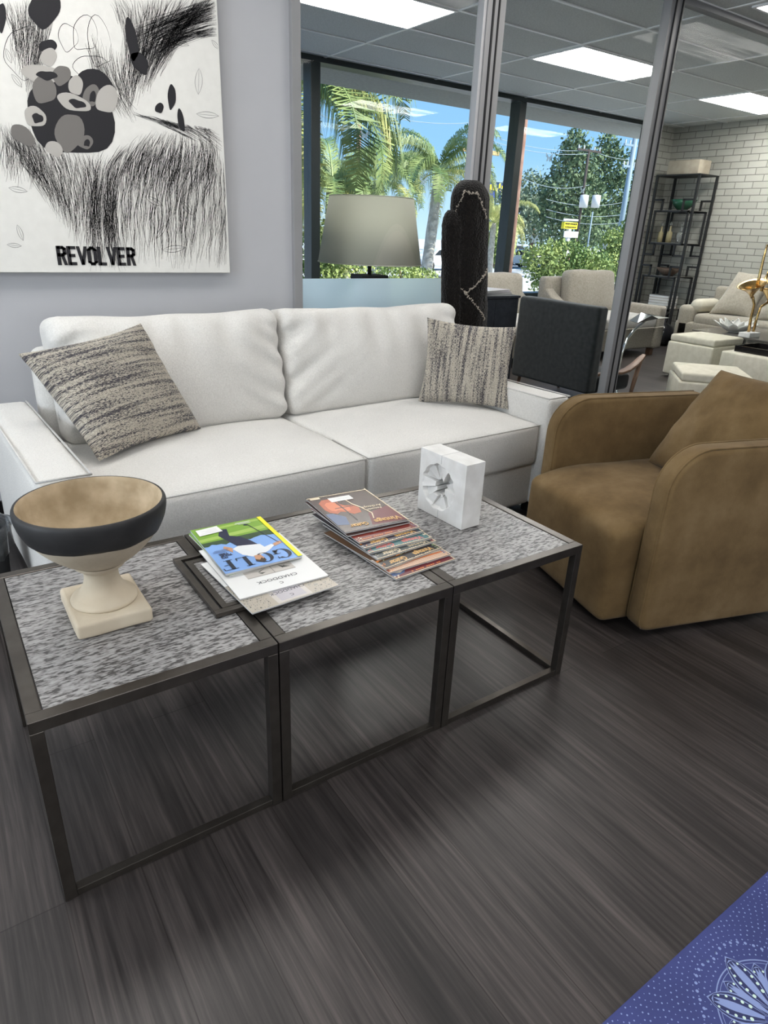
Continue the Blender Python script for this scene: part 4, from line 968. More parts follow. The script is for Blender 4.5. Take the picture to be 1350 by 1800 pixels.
# concentric rows of dots
for ri in range(26):
    r = R1 * (1.10 + ri * .085); nd = int(2 * PI * r / (.0115 + .001 * (ri % 3)))
    for k in range(nd):
        a = 2 * PI * (k + .5 * (ri % 2)) / nd
        x, y = mcx + r * math.cos(a), mcy + r * math.sin(a)
        if -.28 < x < 1.43 and .01 < y < MY - .006: disc(dots, x, y, .0008 + .0009 * abs(math.sin(a * 8 + ri * .8)), zz, 7)
nP = 8; r_out = R1 * 1.16
for ri_, w_ in ((R1, .0022), (R1 * .955, .001)): ringline(ri_, w_, zz + .0002)
for k in range(nP * 2):
    a = PI / 2 + .62 + 2 * PI * k / (nP * 2); ro = r_out if k % 2 == 0 else R1 * .96
    tip = (mcx + ro * math.cos(a), mcy + ro * math.sin(a)); wd = 2 * PI / (nP * 2) * .95
    def petal(scale, mb, z, rin=.28):
        pts = []
        for s in (-1, 1):
            L1_ = []
            for q in range(9):
                t_ = q / 8; r = ro * (rin + (1 - rin) * t_) * 1.0; aa = a + s * wd * scale * math.sin(PI * min(1, (1 - t_) * .75 + .0)) * .9
                L1_.append((mcx + (r if t_ < 1 else ro * (1 - (1 - scale) * .25)) * math.cos(aa), mcy + (r if t_ < 1 else ro * (1 - (1 - scale) * .25)) * math.sin(aa), z))
            pts += L1_ if s < 0 else list(reversed(L1_))
        mb.poly(pts)
    zb_ = zz + .0004 + .0012 * (k % 2 == 0) * .5
    petal(1.0, lines, zb_); petal(.90, dark, zb_ + .0001); petal(.74, lines, zb_ + .0002); petal(.66, dark, zb_ + .0003); petal(.30, lines, zb_ + .0004)
    for t_ in range(5):
        for s in (-1, 1):
            r = ro * (.45 + .1 * t_); aa = a + s * wd * .52 * math.sin(PI * (1 - (r / ro - .28) / .72) * .75); disc(pale, mcx + r * math.cos(aa), mcy + r * math.sin(aa), .0034 - .0003 * t_, zb_ + .0005, 10)
nb = 64
for k in range(nb):
    a = 2 * PI * k / nb; r = R1 * (1.22 + .10 * abs(math.sin(a * nP / 2)))
    disc(dots, mcx + r * math.cos(a), mcy + r * math.sin(a), .0030, zz, 9)
for mb_, m_, nm in ((dots, 'mat_light', 'dot_print'), (lines, 'mat_light', 'mandala_print'), (dark, 'mat_dark', 'mandala_print'), (pale, 'mat_pale', 'mandala_print')):
    for p in mb_.v: p.y = max(.004, min(MY - .004, p.y)); p.x = max(-.29, min(1.44, p.x))
    mb_.obj(nm, m_, Mt)

# ------------------------------------------------------------------ behind the glass: lamp, side table
T_ = thing('side_table', 'dark side table behind the frosted glass under the lamp', 'table', (2.26, 2.50, 0))
MB().lathe([(.24, .58), (.24, .605), (.001, .605)], 40).obj('top', 'black', T_); MB().lathe([(.03, .02), (.03, .58)], 20).obj('pedestal', 'black', T_); MB().lathe([(.17, 0), (.17, .015), (.03, .03)], 32).obj('base', 'black', T_)
Lm = thing('table_lamp', 'table lamp with a tapered linen shade behind the glass', 'lamp', (2.245, 2.40, .605))
MB().soft((.19, .14, .40), .02, (.01, .01, 0), 12, TR(0, 0, .20)).obj('base', 'smoke', Lm, True)
MB().box(-.09, .09, -.07, .07, .40, .428).obj('cap', 'black', Lm, bevel=.003)
MB().lathe([(.012, .428), (.012, .62)], 12).obj('neck', 'black', Lm, True)
sh = MB().lathe([(.305, .49), (.242, .845)], 64); sh.f = [f for f in sh.f if len(f) == 4]
o = sh.obj('shade', 'shade', Lm, True); o.modifiers.new('solid', 'SOLIDIFY').thickness = .002
for r_, z_ in ((.305, .492), (.242, .843)): MB().tube([(r_ * math.cos(2 * PI * k / 48), r_ * math.sin(2 * PI * k / 48), z_) for k in range(49)], .0028, 6, False).obj('shade_trim', 'shade', Lm, True)

# upholstered black chair with walnut arms, seen from behind its back
K = thing('armchair', 'charcoal chair with walnut arms seen from behind, right of the rolled rug', 'armchair', (4.17, 2.21, 0))
MB().soft((.12, .84, .66), .03, (0, 0, 0), 14, TR(.06, .42, .49), .006, 4).obj('back', 'charcoal', K, True)
MB().soft((.52, .68, .14), .04, (0, 0, .01), 12, TR(.38, .42, .20), .004, 4).obj('seat', 'charcoal', K, True)
ax0 = at(1082, 657, 'y', 2.23).x - 4.17
for dy in (.02, .78):
    pts = [(at(px, py, 'y', 2.23).x - 4.17, at(px, py, 'y', 2.23).z) for px, py in ((1070, 657), (1092, 656), (1106, 651), (1120, 641), (1130, 631), (1136, 625))]
    pts = [(.10, .30)] + pts
    mb = MB(); vs_ = []
    for i, p in enumerate(pts):
        hw = [.020, .028, .032, .034, .034, .030, .018][i]
        for sy, sz in ((-hw, -.010), (hw, -.010), (hw, .010), (-hw, .010)): vs_.append((p[0], dy + .02 + sy, p[1] + sz))
    n = len(pts); mb.add(vs_, [(i * 4 + k, i * 4 + (k + 1) % 4, (i + 1) * 4 + (k + 1) % 4, (i + 1) * 4 + k) for i in range(n - 1) for k in range(4)] + [(3, 2, 1, 0), tuple(range(4 * n - 4, 4 * n))]); mb.obj('arm', 'walnut', K, True, bevel=.004)
    xe, ze = pts[-2]
    MB().tube([(xe, dy + .02, ze - .005), (xe - .03, dy + .02, ze * .55), (xe - .07, dy + .02, 0)], [.020, .018, .012], 10).obj('leg', 'walnut', K, True)
    MB().tube([(.10, dy + .02, .29), (.05, dy + .02, 0)], [.018, .012], 10).obj('leg', 'walnut', K, True)
K2 = thing('cabinet', 'low dark navy cabinet behind the rolled rug with booklets on top', 'cabinet', (3.80, 3.24, 0))
MB().box(0, .56, 0, .42, .04, .78).obj('body', 'navy', K2, bevel=.006); MB().box(-.01, .57, -.01, .43, .78, .80).obj('top', 'navy', K2, bevel=.003)
MB().box(.03, .53, .03, .39, 0, .04).obj('plinth', 'black', K2)
MB().box(.02, .275, -.006, -.0005, .08, .75).obj('door', 'navy', K2, bevel=.002); MB().box(.285, .54, -.006, -.0005, .08, .75).obj('door', 'navy', K2, bevel=.002)
lbs = ['bottom grey booklet of the small stack on the navy cabinet', 'middle lilac booklet of the small stack on the navy cabinet', 'top pale booklet of the small stack on the navy cabinet']
for i in range(3):
    c_ = [flat('grey_booklet', (.22, .21, .22)), flat('lilac_booklet', (.34, .30, .36)), flat('pale_booklet', (.45, .43, .44))][i]
    b_ = thing('booklet', lbs[i], 'booklet', (4.10, 3.40, .8005 + .0145 * i), .15 * i)
    MB().box(-.20, .20, -.13, .13, 0, .012).obj('pages', 'pages', b_); MB().box(-.203, .203, -.133, .133, .012, .014).obj('cover', c_, b_)

def beige_seat(x0, x1, y0, name, label, cush, arms=(True, True)):
    t = thing(name, label, 'armchair', (x0, y0, 0)); W = x1 - x0; D = .98
    MB().soft((W - .02, D - .1, .26), .025, (0, 0, 0), 12, TR(W / 2, D / 2, .22), .003, 4).obj('base', 'beige', t, True)
    def slope(p, u):
        p.z += (u[1] + 1) / 2 * .0 if u[2] < 0 else max(0, u[1] - .1) ** 2 * .20 if False else 0
        return p
    for i, x in enumerate((.075, W - .075)):
        if not arms[i]: continue
        def fn(p, u):
            if u[2] > 0: p.z += .27 * max(0, (u[1] - .15) / .85) ** 1.6
            return p
        MB().soft((.14, D, .50), .04, (0, 0, 0), 18, TR(x, D / 2, .33), .003, 4, fn).obj('arm', 'beige', t, True)
    MB().soft((W, .14, .74), .04, (0, 0, 0), 14, TR(W / 2, D - .07, .48), .004, 4).obj('back', 'beige', t, True)
    MB().soft((W - .28, .70, .14), .04, (0, .01, .015), 14, TR(W / 2, .37, .40), .004, 4).obj('seat_cushion', 'beige_light', t, True)
    a, b, h = cush
    MB().soft((b - a, .2, h), .07, (0, .04, 0), 18, TR((a + b) / 2, D - .26, .44 + h / 2, math.radians(-8)), .012, 5, None, x0).obj('back_cushion', 'beige', t, True)
    for x in (.06, W - .12):
        for y in (.06, D - .14): MB().box(x, x + .06, y, y + .06, 0, .10).obj('leg', 'walnut', t)
    e = MB(); e.tube([(.03, -.002, .10), (.03, -.002, .34), (W - .03, -.002, .34), (W - .03, -.002, .10)], .006, 6); e.obj('piping', 'taupe', t, True)
    return t
beige_seat(6.18, 7.42, 3.78, 'loveseat', 'beige loveseat by the window with a tall back cushion', (.20, 1.02, .50))
beige_seat(4.70, 5.86, 3.86, 'loveseat', 'beige loveseat left of the other one, only its back cushion showing above the cabinet', (.15, 1.0, .46))

# étagère in the brick corner
E_ = thing('etagere', 'tall black metal shelf unit with geometric frame in the brick corner', 'shelf', (8.5, 4.43, 0))
h_ = .011
def bar(mb, a, b, x): 
    (y0_, z0_), (y1_, z1_) = a, b
    mb.box(x - h_, x + h_, min(y0_, y1_) - h_, max(y0_, y1_) + h_, min(z0_, z1_) - h_, max(z0_, z1_) + h_)
Wd = .61
for x in (0, .40):
    for y in (0, Wd): MB().box(x - .014, x + .014, y - .014, y + .014, 0, 2.09).obj('leg', 'black', E_)
    mb = MB()
    for zt_, s_ in ((1.80, 1), (1.12, -1), (.98, 1), (.28, -1)):
        z2 = zt_ - .14 if s_ == 1 else zt_ + .14
        for yl, ym in ((0, .15), (Wd, Wd - .15)): bar(mb, (yl, zt_), (ym, zt_), x); bar(mb, (ym, zt_), (ym, z2), x)
    for za, zb2 in ((1.26, 1.66), (.42, .84)):
        bar(mb, (.06, za), (Wd - .06, za), x); bar(mb, (.06, zb2), (Wd - .06, zb2), x); bar(mb, (.06, za), (.06, zb2), x); bar(mb, (Wd - .06, za), (Wd - .06, zb2), x)
    mb.obj('fretwork', 'black', E_)
MB().box(-.014, .414, -.014, Wd + .014, 2.085, 2.10).obj('top', 'black', E_)
for z in (1.66, 1.26, .84, .42): MB().box(0, .40, .06, Wd - .06, z + h_, z + h_ + .006).obj('shelf', 'tabledark', E_)
tag(MB().soft((.26, .46, .17), .012, (0, 0, 0), 10, TR(8.70, 4.74, 2.187)).obj('stone_box', 'stone', None, True), 'tan stone box on top of the black shelf unit', 'box')
def bowl(name, m, x, y, z, r, hh, label):
    o = MB().lathe([(r * .35, 0), (r * .7, hh * .45), (r, hh), (r * .96, hh), (r * .66, hh * .5), (.001, hh * .12)], 32).obj(name, m, None, True); o.location = (x, y, z); return tag(o, label, 'bowl')
SH = h_ + .0062
bowl('glass_bowl', 'greenglass', 8.68, 4.70, 1.66 + SH, .17, .13, 'dark green glass bowl on the upper shelf of the black shelf unit')
bowl('wooden_bowl', 'reed', 8.68, 4.72, .84 + SH, .17, .10, 'brown wooden bowl on the third shelf of the black shelf unit')
def flask(x, y, z, m, hh, r, label):
    t = thing('decanter', label, 'decanter', (x, y, z)); MB().lathe([(r, 0), (r, hh * .55), (r * .9, hh * .62), (r * .35, hh * .72), (r * .35, hh)], 20).obj('body', m, t, True)
    MB().lathe([(r * .3, hh), (r * .55, hh + .02), (r * .3, hh + .05), (.001, hh + .05)], 14).obj('stopper', 'clear', t, True)
flask(8.60, 4.90, 1.26 + SH, 'amber', .20, .035, 'amber decanter on the second shelf, leftmost of the three')
flask(8.62, 4.78, 1.26 + SH, 'amber', .21, .038, 'amber decanter on the second shelf, middle of the three')
flask(8.64, 4.62, 1.26 + SH, 'clear', .20, .05, 'clear glass decanter on the second shelf, rightmost of the three')
bl = ['bottom book', 'second book from the bottom', 'middle book', 'fourth book from the bottom', 'top book']
for i in range(5):
    b_ = thing('book', bl[i] + ' of the stack on the lowest shelf of the black unit', 'book', (8.62, 4.68, .42 + SH + .034 * i), .06 * (i % 2))
    MB().box(-.11, .11, -.15, .15, .002, .030).obj('pages', 'paper', b_); MB().box(-.113, .113, -.153, .153, .030, .033).box(-.113, .113, -.153, .153, 0, .002).box(.108, .113, -.153, .153, .002, .030).obj('cover', [flat('tan_book', (.35, .25, .14)), flat('grey_book', (.2, .2, .2)), flat('cream_book', (.5, .46, .38))][i % 3], b_)
tag(MB().lathe([(.10, 0), (.15, .05), (.165, .14), (.13, .24), (.05, .29), (.045, .40), (.055, .41), (.03, .41)], 32).obj('demijohn_vase', 'smoke', None, True), 'black glass demijohn vase on the floor before the shelf unit', 'vase').location = (8.22, 4.33, 0)

# cream sofa along the brick wall
Q = thing('sofa', 'taupe tufted sofa along the white brick wall', 'sofa', (8.02, 1.9, 0))
Ln = 2.16
MB().soft((.90, Ln, .30), .03, (0, 0, 0), 12, TR(.47, Ln / 2, .22)).obj('base', 'taupe', Q, True)
for y in (.11, Ln - .11): MB().soft((.88, .22, .50), .06, (0, 0, 0), 14, TR(.46, y, .31)).obj('arm', 'taupe', Q, True)
MB().soft((.20, Ln, .72), .05, (0, 0, 0), 14, TR(.86, Ln / 2, .42)).obj('back', 'taupe', Q, True)
MB().soft((.66, Ln - .46, .15), .05, (.01, 0, .02), 14, TR(.36, Ln / 2, .40)).obj('seat_cushion', 'taupe', Q, True)
for x in (.1, .8):
    for y in (.1, Ln - .16): MB().box(x, x + .05, y, y + .05, 0, .08).obj('leg', 'black', Q)
pillow('cushion', [(8.20, 3.72, .48), (8.26, 3.22, .48), (8.56, 3.18, .98), (8.55, 3.66, .98)], .20, 'taupe', 'large taupe back cushion leaning on the sofa by the brick wall', cat='cushion')
pillow('cushion', [(8.14, 3.12, .48), (8.16, 2.62, .48), (8.50, 2.62, .95), (8.50, 3.12, .95)], .20, 'taupe', 'taupe cushion at the photo edge, right of the large one', cat='cushion', seed=5)
o = MB().soft((.50, .17, .17), .084, (0, 0, 0), 16, TR(8.32, 3.86, .59)).obj('bolster', 'cream', None, True); tag(o, 'cream bolster against the arm of the taupe sofa', 'cushion'); o.location.z = -.03

# low table with lotus bowl and gold sculpture
G_ = thing('low_table', 'smoked glass low table behind the cream ottomans', 'table', (6.92, 1.7, 0))
MB().box(0, 1.0, 0, 1.42, .405, .42).obj('top', 'tabledark', G_, bevel=.003)
for x in (.1, .85):
    for y in (.1, 1.27): MB().box(x, x + .05, y, y + .05, 0, .405).obj('leg', 'chrome', G_)
Lo = thing('lotus_bowl', 'white porcelain lotus-shaped bowl on the smoked glass table', 'bowl', (7.20, 2.80, .42))
MB().lathe([(.05, 0), (.08, .012), (.06, .03), (.001, .03)], 24).obj('base', 'porcelain', Lo, True)
def petal_mesh(a, tilt, l, w_):
    mb = MB(); n, k_ = 10, 6; vs_ = []
    for i in range(n + 1):
        t_ = i / n; ww = w_ * math.sin(PI * min(1, t_ * .92 + .08)) ** .7
        rr = .05 + l * math.sin(tilt) * t_ + .02 * t_ * t_; z = .01 + l * math.cos(tilt) * t_ ** 1.3
        for j in range(k_ + 1):
            s = (j / k_ * 2 - 1); x = rr - .02 * (1 - s * s) * -1; vs_.append(Vector((rr + .022 * (1 - s * s), s * ww, z)))
    fs = [(i * (k_ + 1) + j, i * (k_ + 1) + j + 1, (i + 1) * (k_ + 1) + j + 1, (i + 1) * (k_ + 1) + j) for i in range(n) for j in range(k_)]
    rt = Matrix.Rotation(a, 4, 'Z'); mb.add([rt @ p for p in vs_], fs); return mb
for k in range(9):
    o = petal_mesh(2 * PI * k / 9, .95, .17, .055).obj('petal', 'porcelain', Lo, True); o.modifiers.new('s', 'SOLIDIFY').thickness = .006
for k in range(7):
    o = petal_mesh(2 * PI * (k + .5) / 7, .6, .15, .045).obj('petal', 'porcelain', Lo, True); o.modifiers.new('s', 'SOLIDIFY').thickness = .006
YS = 2.47
Gs = thing('brass_sculpture', 'brass flower sculpture on a white marble base at the right edge', 'sculpture', (0, 0, 0))
p0 = at(1316, 592, 'z', .42); YS = p0.y; Gs.location = (p0.x, p0.y, .42)
MB().box(-.10, .10, -.06, .06, 0, .045).obj('base', 'marble', Gs, bevel=.004)
def gp(px, py, dy=0): 
    p = at(px, py, 'y', YS + dy); return (p.x - p0.x, dy, p.z - .42)
for pts_, rs_ in (([gp(1316, 583), gp(1320, 560), gp(1326, 535), gp(1323, 522)], [.016, .013, .012, .014]), ([gp(1324, 583, -.03), gp(1330, 560, -.03), gp(1337, 540, -.03), gp(1349, 532, -.03)], [.014, .012, .012, .014])):
    MB().tube(pts_, rs_, 10).obj('stem', 'brass', Gs, True)
def flower(c_, r, tilt, az, name='bloom'):
    mb = MB(); n, k_ = 24, 8; vs_ = []
    for i in range(k_ + 1):
        t_ = i / k_
        for j in range(n):
            a = 2 * PI * j / n; rr = .012 + r * t_ ** 1.2 * (1 + .12 * math.cos(a * 2)); vs_.append(Vector((rr * math.cos(a), rr * math.sin(a) * .85, .11 * r / .12 * t_ ** .7 )))
    fs = [(i * n + j, i * n + (j + 1) % n, (i + 1) * n + (j + 1) % n, (i + 1) * n + j) for i in range(k_) for j in range(n)]
    T = Matrix.Translation(c_) @ Euler((0, tilt, az)).to_matrix().to_4x4(); mb.add([T @ p for p in vs_], fs)
    o = mb.obj(name, 'brass', Gs, True); o.modifiers.new('s', 'SOLIDIFY').thickness = .004
flower(gp(1321, 524), .15, .28, PI); flower(gp(1350, 533, -.03), .12, .25, 0)
MB().tube([gp(1331, 502), gp(1334, 490), gp(1342, 455), gp(1349, 430)], [.020, .016, .012, .008], 8).obj('spire', 'brass', Gs, True)
MB().tube([gp(1338, 512), gp(1344, 495), gp(1352, 475)], [.016, .014, .010], 8).obj('spire', 'brass', Gs, True)

def ottoman(x0, x1, y0, y1, z, label, lid=True, rz=0):
    t = thing('ottoman', label, 'ottoman', (x0, y0, 0), rz); w_, d_ = x1 - x0, y1 - y0
    MB().soft((w_, d_, z - .03), .02, (0, 0, 0), 12, TR(w_ / 2, d_ / 2, .03 + (z - .03) / 2)).obj('body', 'cream', t, True)
    if lid: MB().soft((w_ - .02, d_ - .02, .07), .02, (0, 0, .004), 12, TR(w_ / 2, d_ / 2, z + .035)).obj('cushion_top', 'cream', t, True)
    MB().box(.05, w_ - .05, .05, d_ - .05, 0, .03).obj('plinth', 'black', t); return t
ottoman(6.27, 6.82, 2.46, 2.96, .36, 'cream cube ottoman with a padded top, left of the one with the tray')
ottoman(6.07, 6.62, 1.74, 2.27, .38, 'cream cube ottoman carrying the black tray', False)
ty = thing('tray', 'black lacquer tray resting on the cream ottoman', 'tray', (6.16, 1.80, .3805))
MB().box(0, .40, 0, .40, 0, .008).obj('base', 'blackgloss', ty); 
ring(0, .40, 0, .40, .012, .008, .055).obj('rim', 'blackgloss', ty)
ottoman(4.50, 5.05, .95, 1.50, .26, 'low cream ottoman just behind the tan armchair', True, math.radians(-48)).location = (4.93, 1.92, 0)
# clear table corner and white cylinder
t = thing('acrylic_table', 'clear acrylic side table whose corner shows behind the tan armchair', 'table', (3.62, 1.25, 0))
MB().box(0, .40, 0, .40, .30, .318).obj('top', 'clear', t, bevel=.003)
for x in (0, .38):
    for y in (0, .38): MB().box(x, x + .02, y, y + .02, 0, .30).obj('leg', 'clear', t)
# chrome reading lamp
Rl = thing('reading_lamp', 'chrome arched floor reading lamp right of the glass wall post', 'lamp', (0, 0, 0))
yl = 2.55
def lp(px, py): p = at(px, py, 'y', yl); return (p.x, yl, p.z)
b0 = lp(1084, 690); Rl.location = (b0[0], yl, 0)
def rel(p): return (p[0] - b0[0], 0, p[2])
MB().tube([(0, 0, .01), (0, 0, .1), rel(lp(1087, 650)), rel(lp(1093, 620)), rel(lp(1103, 595)), rel(lp(1115, 580)), rel(lp(1128, 570)), rel(lp(1138, 562))], .011, 10).obj('stem', 'chrome', Rl, True)
MB().lathe([(.12, 0), (.12, .012), (.02, .02), (.001, .02)], 28).obj('base', 'chrome', Rl, True)
h0, h1, h2 = rel(lp(1112, 566)), rel(lp(1130, 552)), rel(lp(1174, 558))
MB().add([(h0[0], -.05, h0[2]), (h0[0] + .03, .06, h0[2] + .005), (h1[0], .02, h1[2] + .01), (h1[0] + .02, -.08, h1[2] - .005), (h2[0], -.02, h2[2]), (h2[0], .05, h2[2]), (h1[0] + .1, -.09, h1[2] - .03), (h1[0] + .12, .09, h1[2] - .03)],
         [(0, 3, 2, 1), (3, 4, 5, 2), (3, 6, 4), (2, 5, 7), (0, 6, 3), (1, 2, 7)]).obj('shade', 'chrome', Rl).modifiers.new('s', 'SOLIDIFY').thickness = .004
# butterflies on the window
def butterfly(px, py, s, label):
    p = at(px, py, 'y', YW + .055); mb = MB()
    for sx_ in (-1, 1):
        mb.poly([(0, 0, 0), (sx_ * s, 0, s * .9), (sx_ * s * 1.05, 0, s * .2), (sx_ * s * .55, 0, -.1 * s), (sx_ * s * .75, 0, -s * .8), (sx_ * s * .2, 0, -s * .7)][::sx_])
    o = mb.obj('butterfly_decal', 'decal'); o.location = p; o.modifiers.new('s', 'SOLIDIFY').thickness = .001; tag(o, label, 'decal')
butterfly(965, 277, .055, 'butterfly decal on the window against open blue sky')
butterfly(1024, 334, .045, 'butterfly decal on the window before the tall conifers')
butterfly(939, 420, .06, 'butterfly decal on the window beside the wooden pole')
butterfly(1063, 433, .05, 'butterfly decal on the window low over the hedge')
butterfly(744, 318, .05, 'butterfly decal on the window before the palm trunk')
butterfly(641, 237, .045, 'butterfly decal on the window left, beside the far pole')

# ------------------------------------------------------------------ outside
GZ = -1.2
struct(MB().box(-30, 160, 5.8, 200, GZ - .1, GZ).obj('ground', 'asphalt'))
def leafcloud(name, blobs, n, size, m, trunk, label, seed=1, cat='tree', dens=.35):
    random.seed(seed); c0 = Vector(trunk[0]); t = thing(name, label, cat, c0)
    mb = MB(); tot = sum(b[3] * b[4] for b in blobs)
    for (x, y, z, rx, rz) in blobs:
        k = int(n * rx * rz / tot)
        for _ in range(k):
            d = Vector((random.gauss(0, 1), random.gauss(0, 1), random.gauss(0, 1))).normalized(); rr = random.uniform(dens, 1) ** .5 * (1 + .12 * random.gauss(0, 1))
            p = Vector((x + d.x * rx * rr, y + d.y * rx * rr, z + d.z * rz * rr)) - c0
            a = Vector((random.gauss(0, 1), random.gauss(0, 1), random.gauss(0, .6))).normalized(); b = a.orthogonal().normalized(); b = Matrix.Rotation(random.uniform(0, 6.28), 3, a) @ b; s = size * random.uniform(.6, 1.3)
            mb.add([p - b * s, p + a * s * .6, p + b * s, p - a * s * .6], [(0, 1, 2, 3)])
    mb.obj('foliage', m, t)
    MB().tube([Vector((0, 0, 0)), Vector((.05, 0, trunk[1] * .5)), Vector((0, 0, trunk[1]))], [trunk[2], trunk[2] * .8, trunk[2] * .4], 10).obj('trunk', 'bark', t, True)
    return t
def px3(px, py, Y): return at(px, py, 'y', Y)
def palm(px, py, Y, L_, nf, label, seed, m='palmgreen', tr=.16, dead=4, base_px=None, droop=1.0, leafl=.55):
    random.seed(seed); c_ = px3(px, py, Y); t = thing('palm_tree', label, 'palm tree', (c_.x, Y, GZ)); H = c_.z - GZ
    bx = 0 if base_px is None else px3(base_px[0], base_px[1], Y).x - c_.x
    pts = [Vector((bx * (1 - k / 8) ** 1.0 * 1.0, 0, H * k / 8)) for k in range(9)]
    MB().tube(pts, [tr * (1.15 - .35 * k / 8) * (1 + .08 * (k % 2)) for k in range(9)], 14).obj('trunk', 'palmtrunk', t, True)
    for grp, mm in ((0, m), (1, 'palmyellow')):
        mb = MB()
        for i in range(nf):
            if (i % 4 == 3) != (grp == 1): continue
            az = 2 * PI * i / nf + random.uniform(-.2, .2); el = random.uniform(.25, 1.35) if grp == 0 else random.uniform(-.3, .5)
            l = L_ * random.uniform(.8, 1.1); n = 18; P_ = [Vector((0, 0, H))]; e_ = el
            for k in range(n):
                e_ -= (2.1 * droop / n) * (0.5 + k / n); P_.append(P_[-1] + Vector((math.cos(az) * math.cos(e_), math.sin(az) * math.cos(e_), math.sin(e_))) * l / n)
            mb.tube(P_, [.022 * (1 - .8 * k / n) for k in range(n + 1)], 4)
            side = Vector((-math.sin(az), math.cos(az), 0))
            for k in range(2, n):
                for sub in range(6):
                    p = P_[k].lerp(P_[k + 1] if k < n else P_[k], sub / 6); d = (P_[min(k + 1, n)] - P_[k - 1]).normalized()
                    ll = leafl * math.sin(PI * min(1, (k + 2) / (n + 2.5))) ** .6 * random.uniform(.8, 1.1)
                    for s in (-1, 1):
                        q1 = p + (side * s * .75 + d * .45 + Vector((0, 0, random.uniform(-.1, .35)))).normalized() * ll * .45
                        q2 = q1 + (side * s * .35 + d * .35 + Vector((0, 0, -1.0 * droop))).normalized() * ll * .55; wv = d * .0085
                        mb.add([p - wv, p + wv, q1 + wv * 1.2, q1 - wv * 1.2, q2], [(0, 1, 2, 3), (3, 2, 4)])
        mb.obj('fronds', mm, t)
    return t
palm(772, 305, 15, 2.5, 20, 'queen palm with a pale trunk right of the lamp shade', 3, base_px=(742, 495))
palm(668, 318, 19, 2.6, 18, 'palm behind the lamp shade, shorter than its neighbour', 5)
palm(505, 165, 8.6, 2.6, 22, 'nearest palm at the left window edge with long hanging fronds', 12, leafl=.8, droop=1.15)
palm(585, 330, 11.5, 1.9, 20, 'palm with fine drooping fronds between the left mullion and the lamp shade', 31, leafl=.5)
palm(610, 420, 22, 2.4, 16, 'low yellowish palm low down between the lamp and left mullion', 15, m='palmyellow')
palm(868, 392, 26, 2.6, 14, 'distant palm between the rolled rug and the window mullion', 16, m='palmyellow')
def B_(px, py, Y, rx, rz): q = px3(px, py, Y); return (q.x, q.y, q.z, rx, rz)
leafcloud('conifer_tree', [B_(1010, 262, 38, 1.0, 1.5), B_(1008, 300, 38, 1.9, 2.0), B_(1000, 345, 38, 2.8, 2.2), B_(1005, 390, 38, 3.2, 2.2)], 7000, .17, 'leaf_dark', (px3(1005, 470, 38) * 1.0, 5, .3), 'tall pointed conifer left of the double-armed steel pole', 2)
leafcloud('conifer_tree', [B_(1068, 262, 40, 1.0, 1.5), B_(1068, 300, 40, 2.2, 2.0), B_(1066, 350, 40, 2.9, 2.4), B_(1070, 395, 40, 3.0, 2.2)], 6500, .17, 'leaf_dark', (px3(1068, 470, 40), 5, .3), 'broad conifer directly beside the steel pole at the right', 3)
leafcloud('shade_tree', [B_(925, 350, 50, 2.6, 2.6), B_(950, 385, 50, 3.2, 2.5), B_(900, 370, 50, 2.5, 2.5)], 5000, .2, 'leaf_grey', (px3(930, 470, 50), 4, .3), 'greyish tree behind the wooden pole', 4)
leafcloud('hedge', [B_(955, 458, 14, .70, .50), B_(995, 452, 14, .80, .50), B_(1035, 468, 14, .75, .55), B_(985, 490, 14, 1.0, .5)], 7000, .060, 'leaf_mid', (px3(990, 520, 14), 1.2, .08), 'round green bush outside the window, left of the taller one', 5, 'bush')
leafcloud('hedge', [B_(1085, 432, 15, .70, .6), B_(1095, 460, 15, .9, .8), B_(1055, 478, 15, .8, .6), B_(1120, 415, 15, .7, .7)], 7000, .060, 'leaf_mid', (px3(1085, 520, 15), 1.2, .08), 'taller green bush outside the window at the glass wall post', 6, 'bush')
leafcloud('shrub', [B_(575, 440, 11, .55, .6), B_(600, 475, 11, .7, .4), B_(560, 480, 11, .5, .4)], 3000, .045, 'leaf_mid', (px3(580, 500, 11), .6, .05), 'leafy shrub outside at the left below the lamp shade', 8, 'bush')
leafcloud('shrub', [B_(700, 482, 12, .6, .25), B_(740, 486, 12, .4, .2)], 1800, .04, 'leaf_mid', (px3(700, 500, 12), .4, .05), 'low shrub outside just under the lamp shade', 9, 'bush')
leafcloud('shade_tree', [B_(870, 440, 30, 1.2, .9), B_(860, 420, 30, 1.0, .9)], 2500, .11, 'leaf_mid', (px3(866, 470, 30), 1, .1), 'small green tree seen just right of the rolled rug', 10)
def pole(px_t, py_t, px_b, Y, r, m, label, arms=()):
    tt = px3(px_t, py_t, Y); t = thing('utility_pole', label, 'pole', (tt.x, Y, GZ))
    MB().tube([(0, 0, 0), (0, 0, tt.z - GZ)], [r, r * .8], 12).obj('shaft', m, t, True)
    for (dz, hw) in arms: MB().box(-hw, hw, -.06, .06, tt.z - GZ - dz - .06, tt.z - GZ - dz + .06).obj('crossarm', m, t); 
    for (dz, hw) in arms:
        for s in (-.9, -.45, .45, .9): MB().tube([(hw * s, 0, tt.z - GZ - dz + .06), (hw * s, 0, tt.z - GZ - dz + .28)], .05, 8).obj('insulator', 'stucco', t)
    return t
pole(632, 165, 0, 36, .17, 'polewood', 'red-brown utility pole with one crossarm at the left', [(.75, 1.6)])
pole(925, 190, 0, 20, .14, 'polewood', 'red-brown wooden pole right of the dark mullion')
P3 = pole(1036, 262, 0, 34, .11, 'darkpole', 'dark utility pole with transformers before the conifers', [(.1, 1.2)])
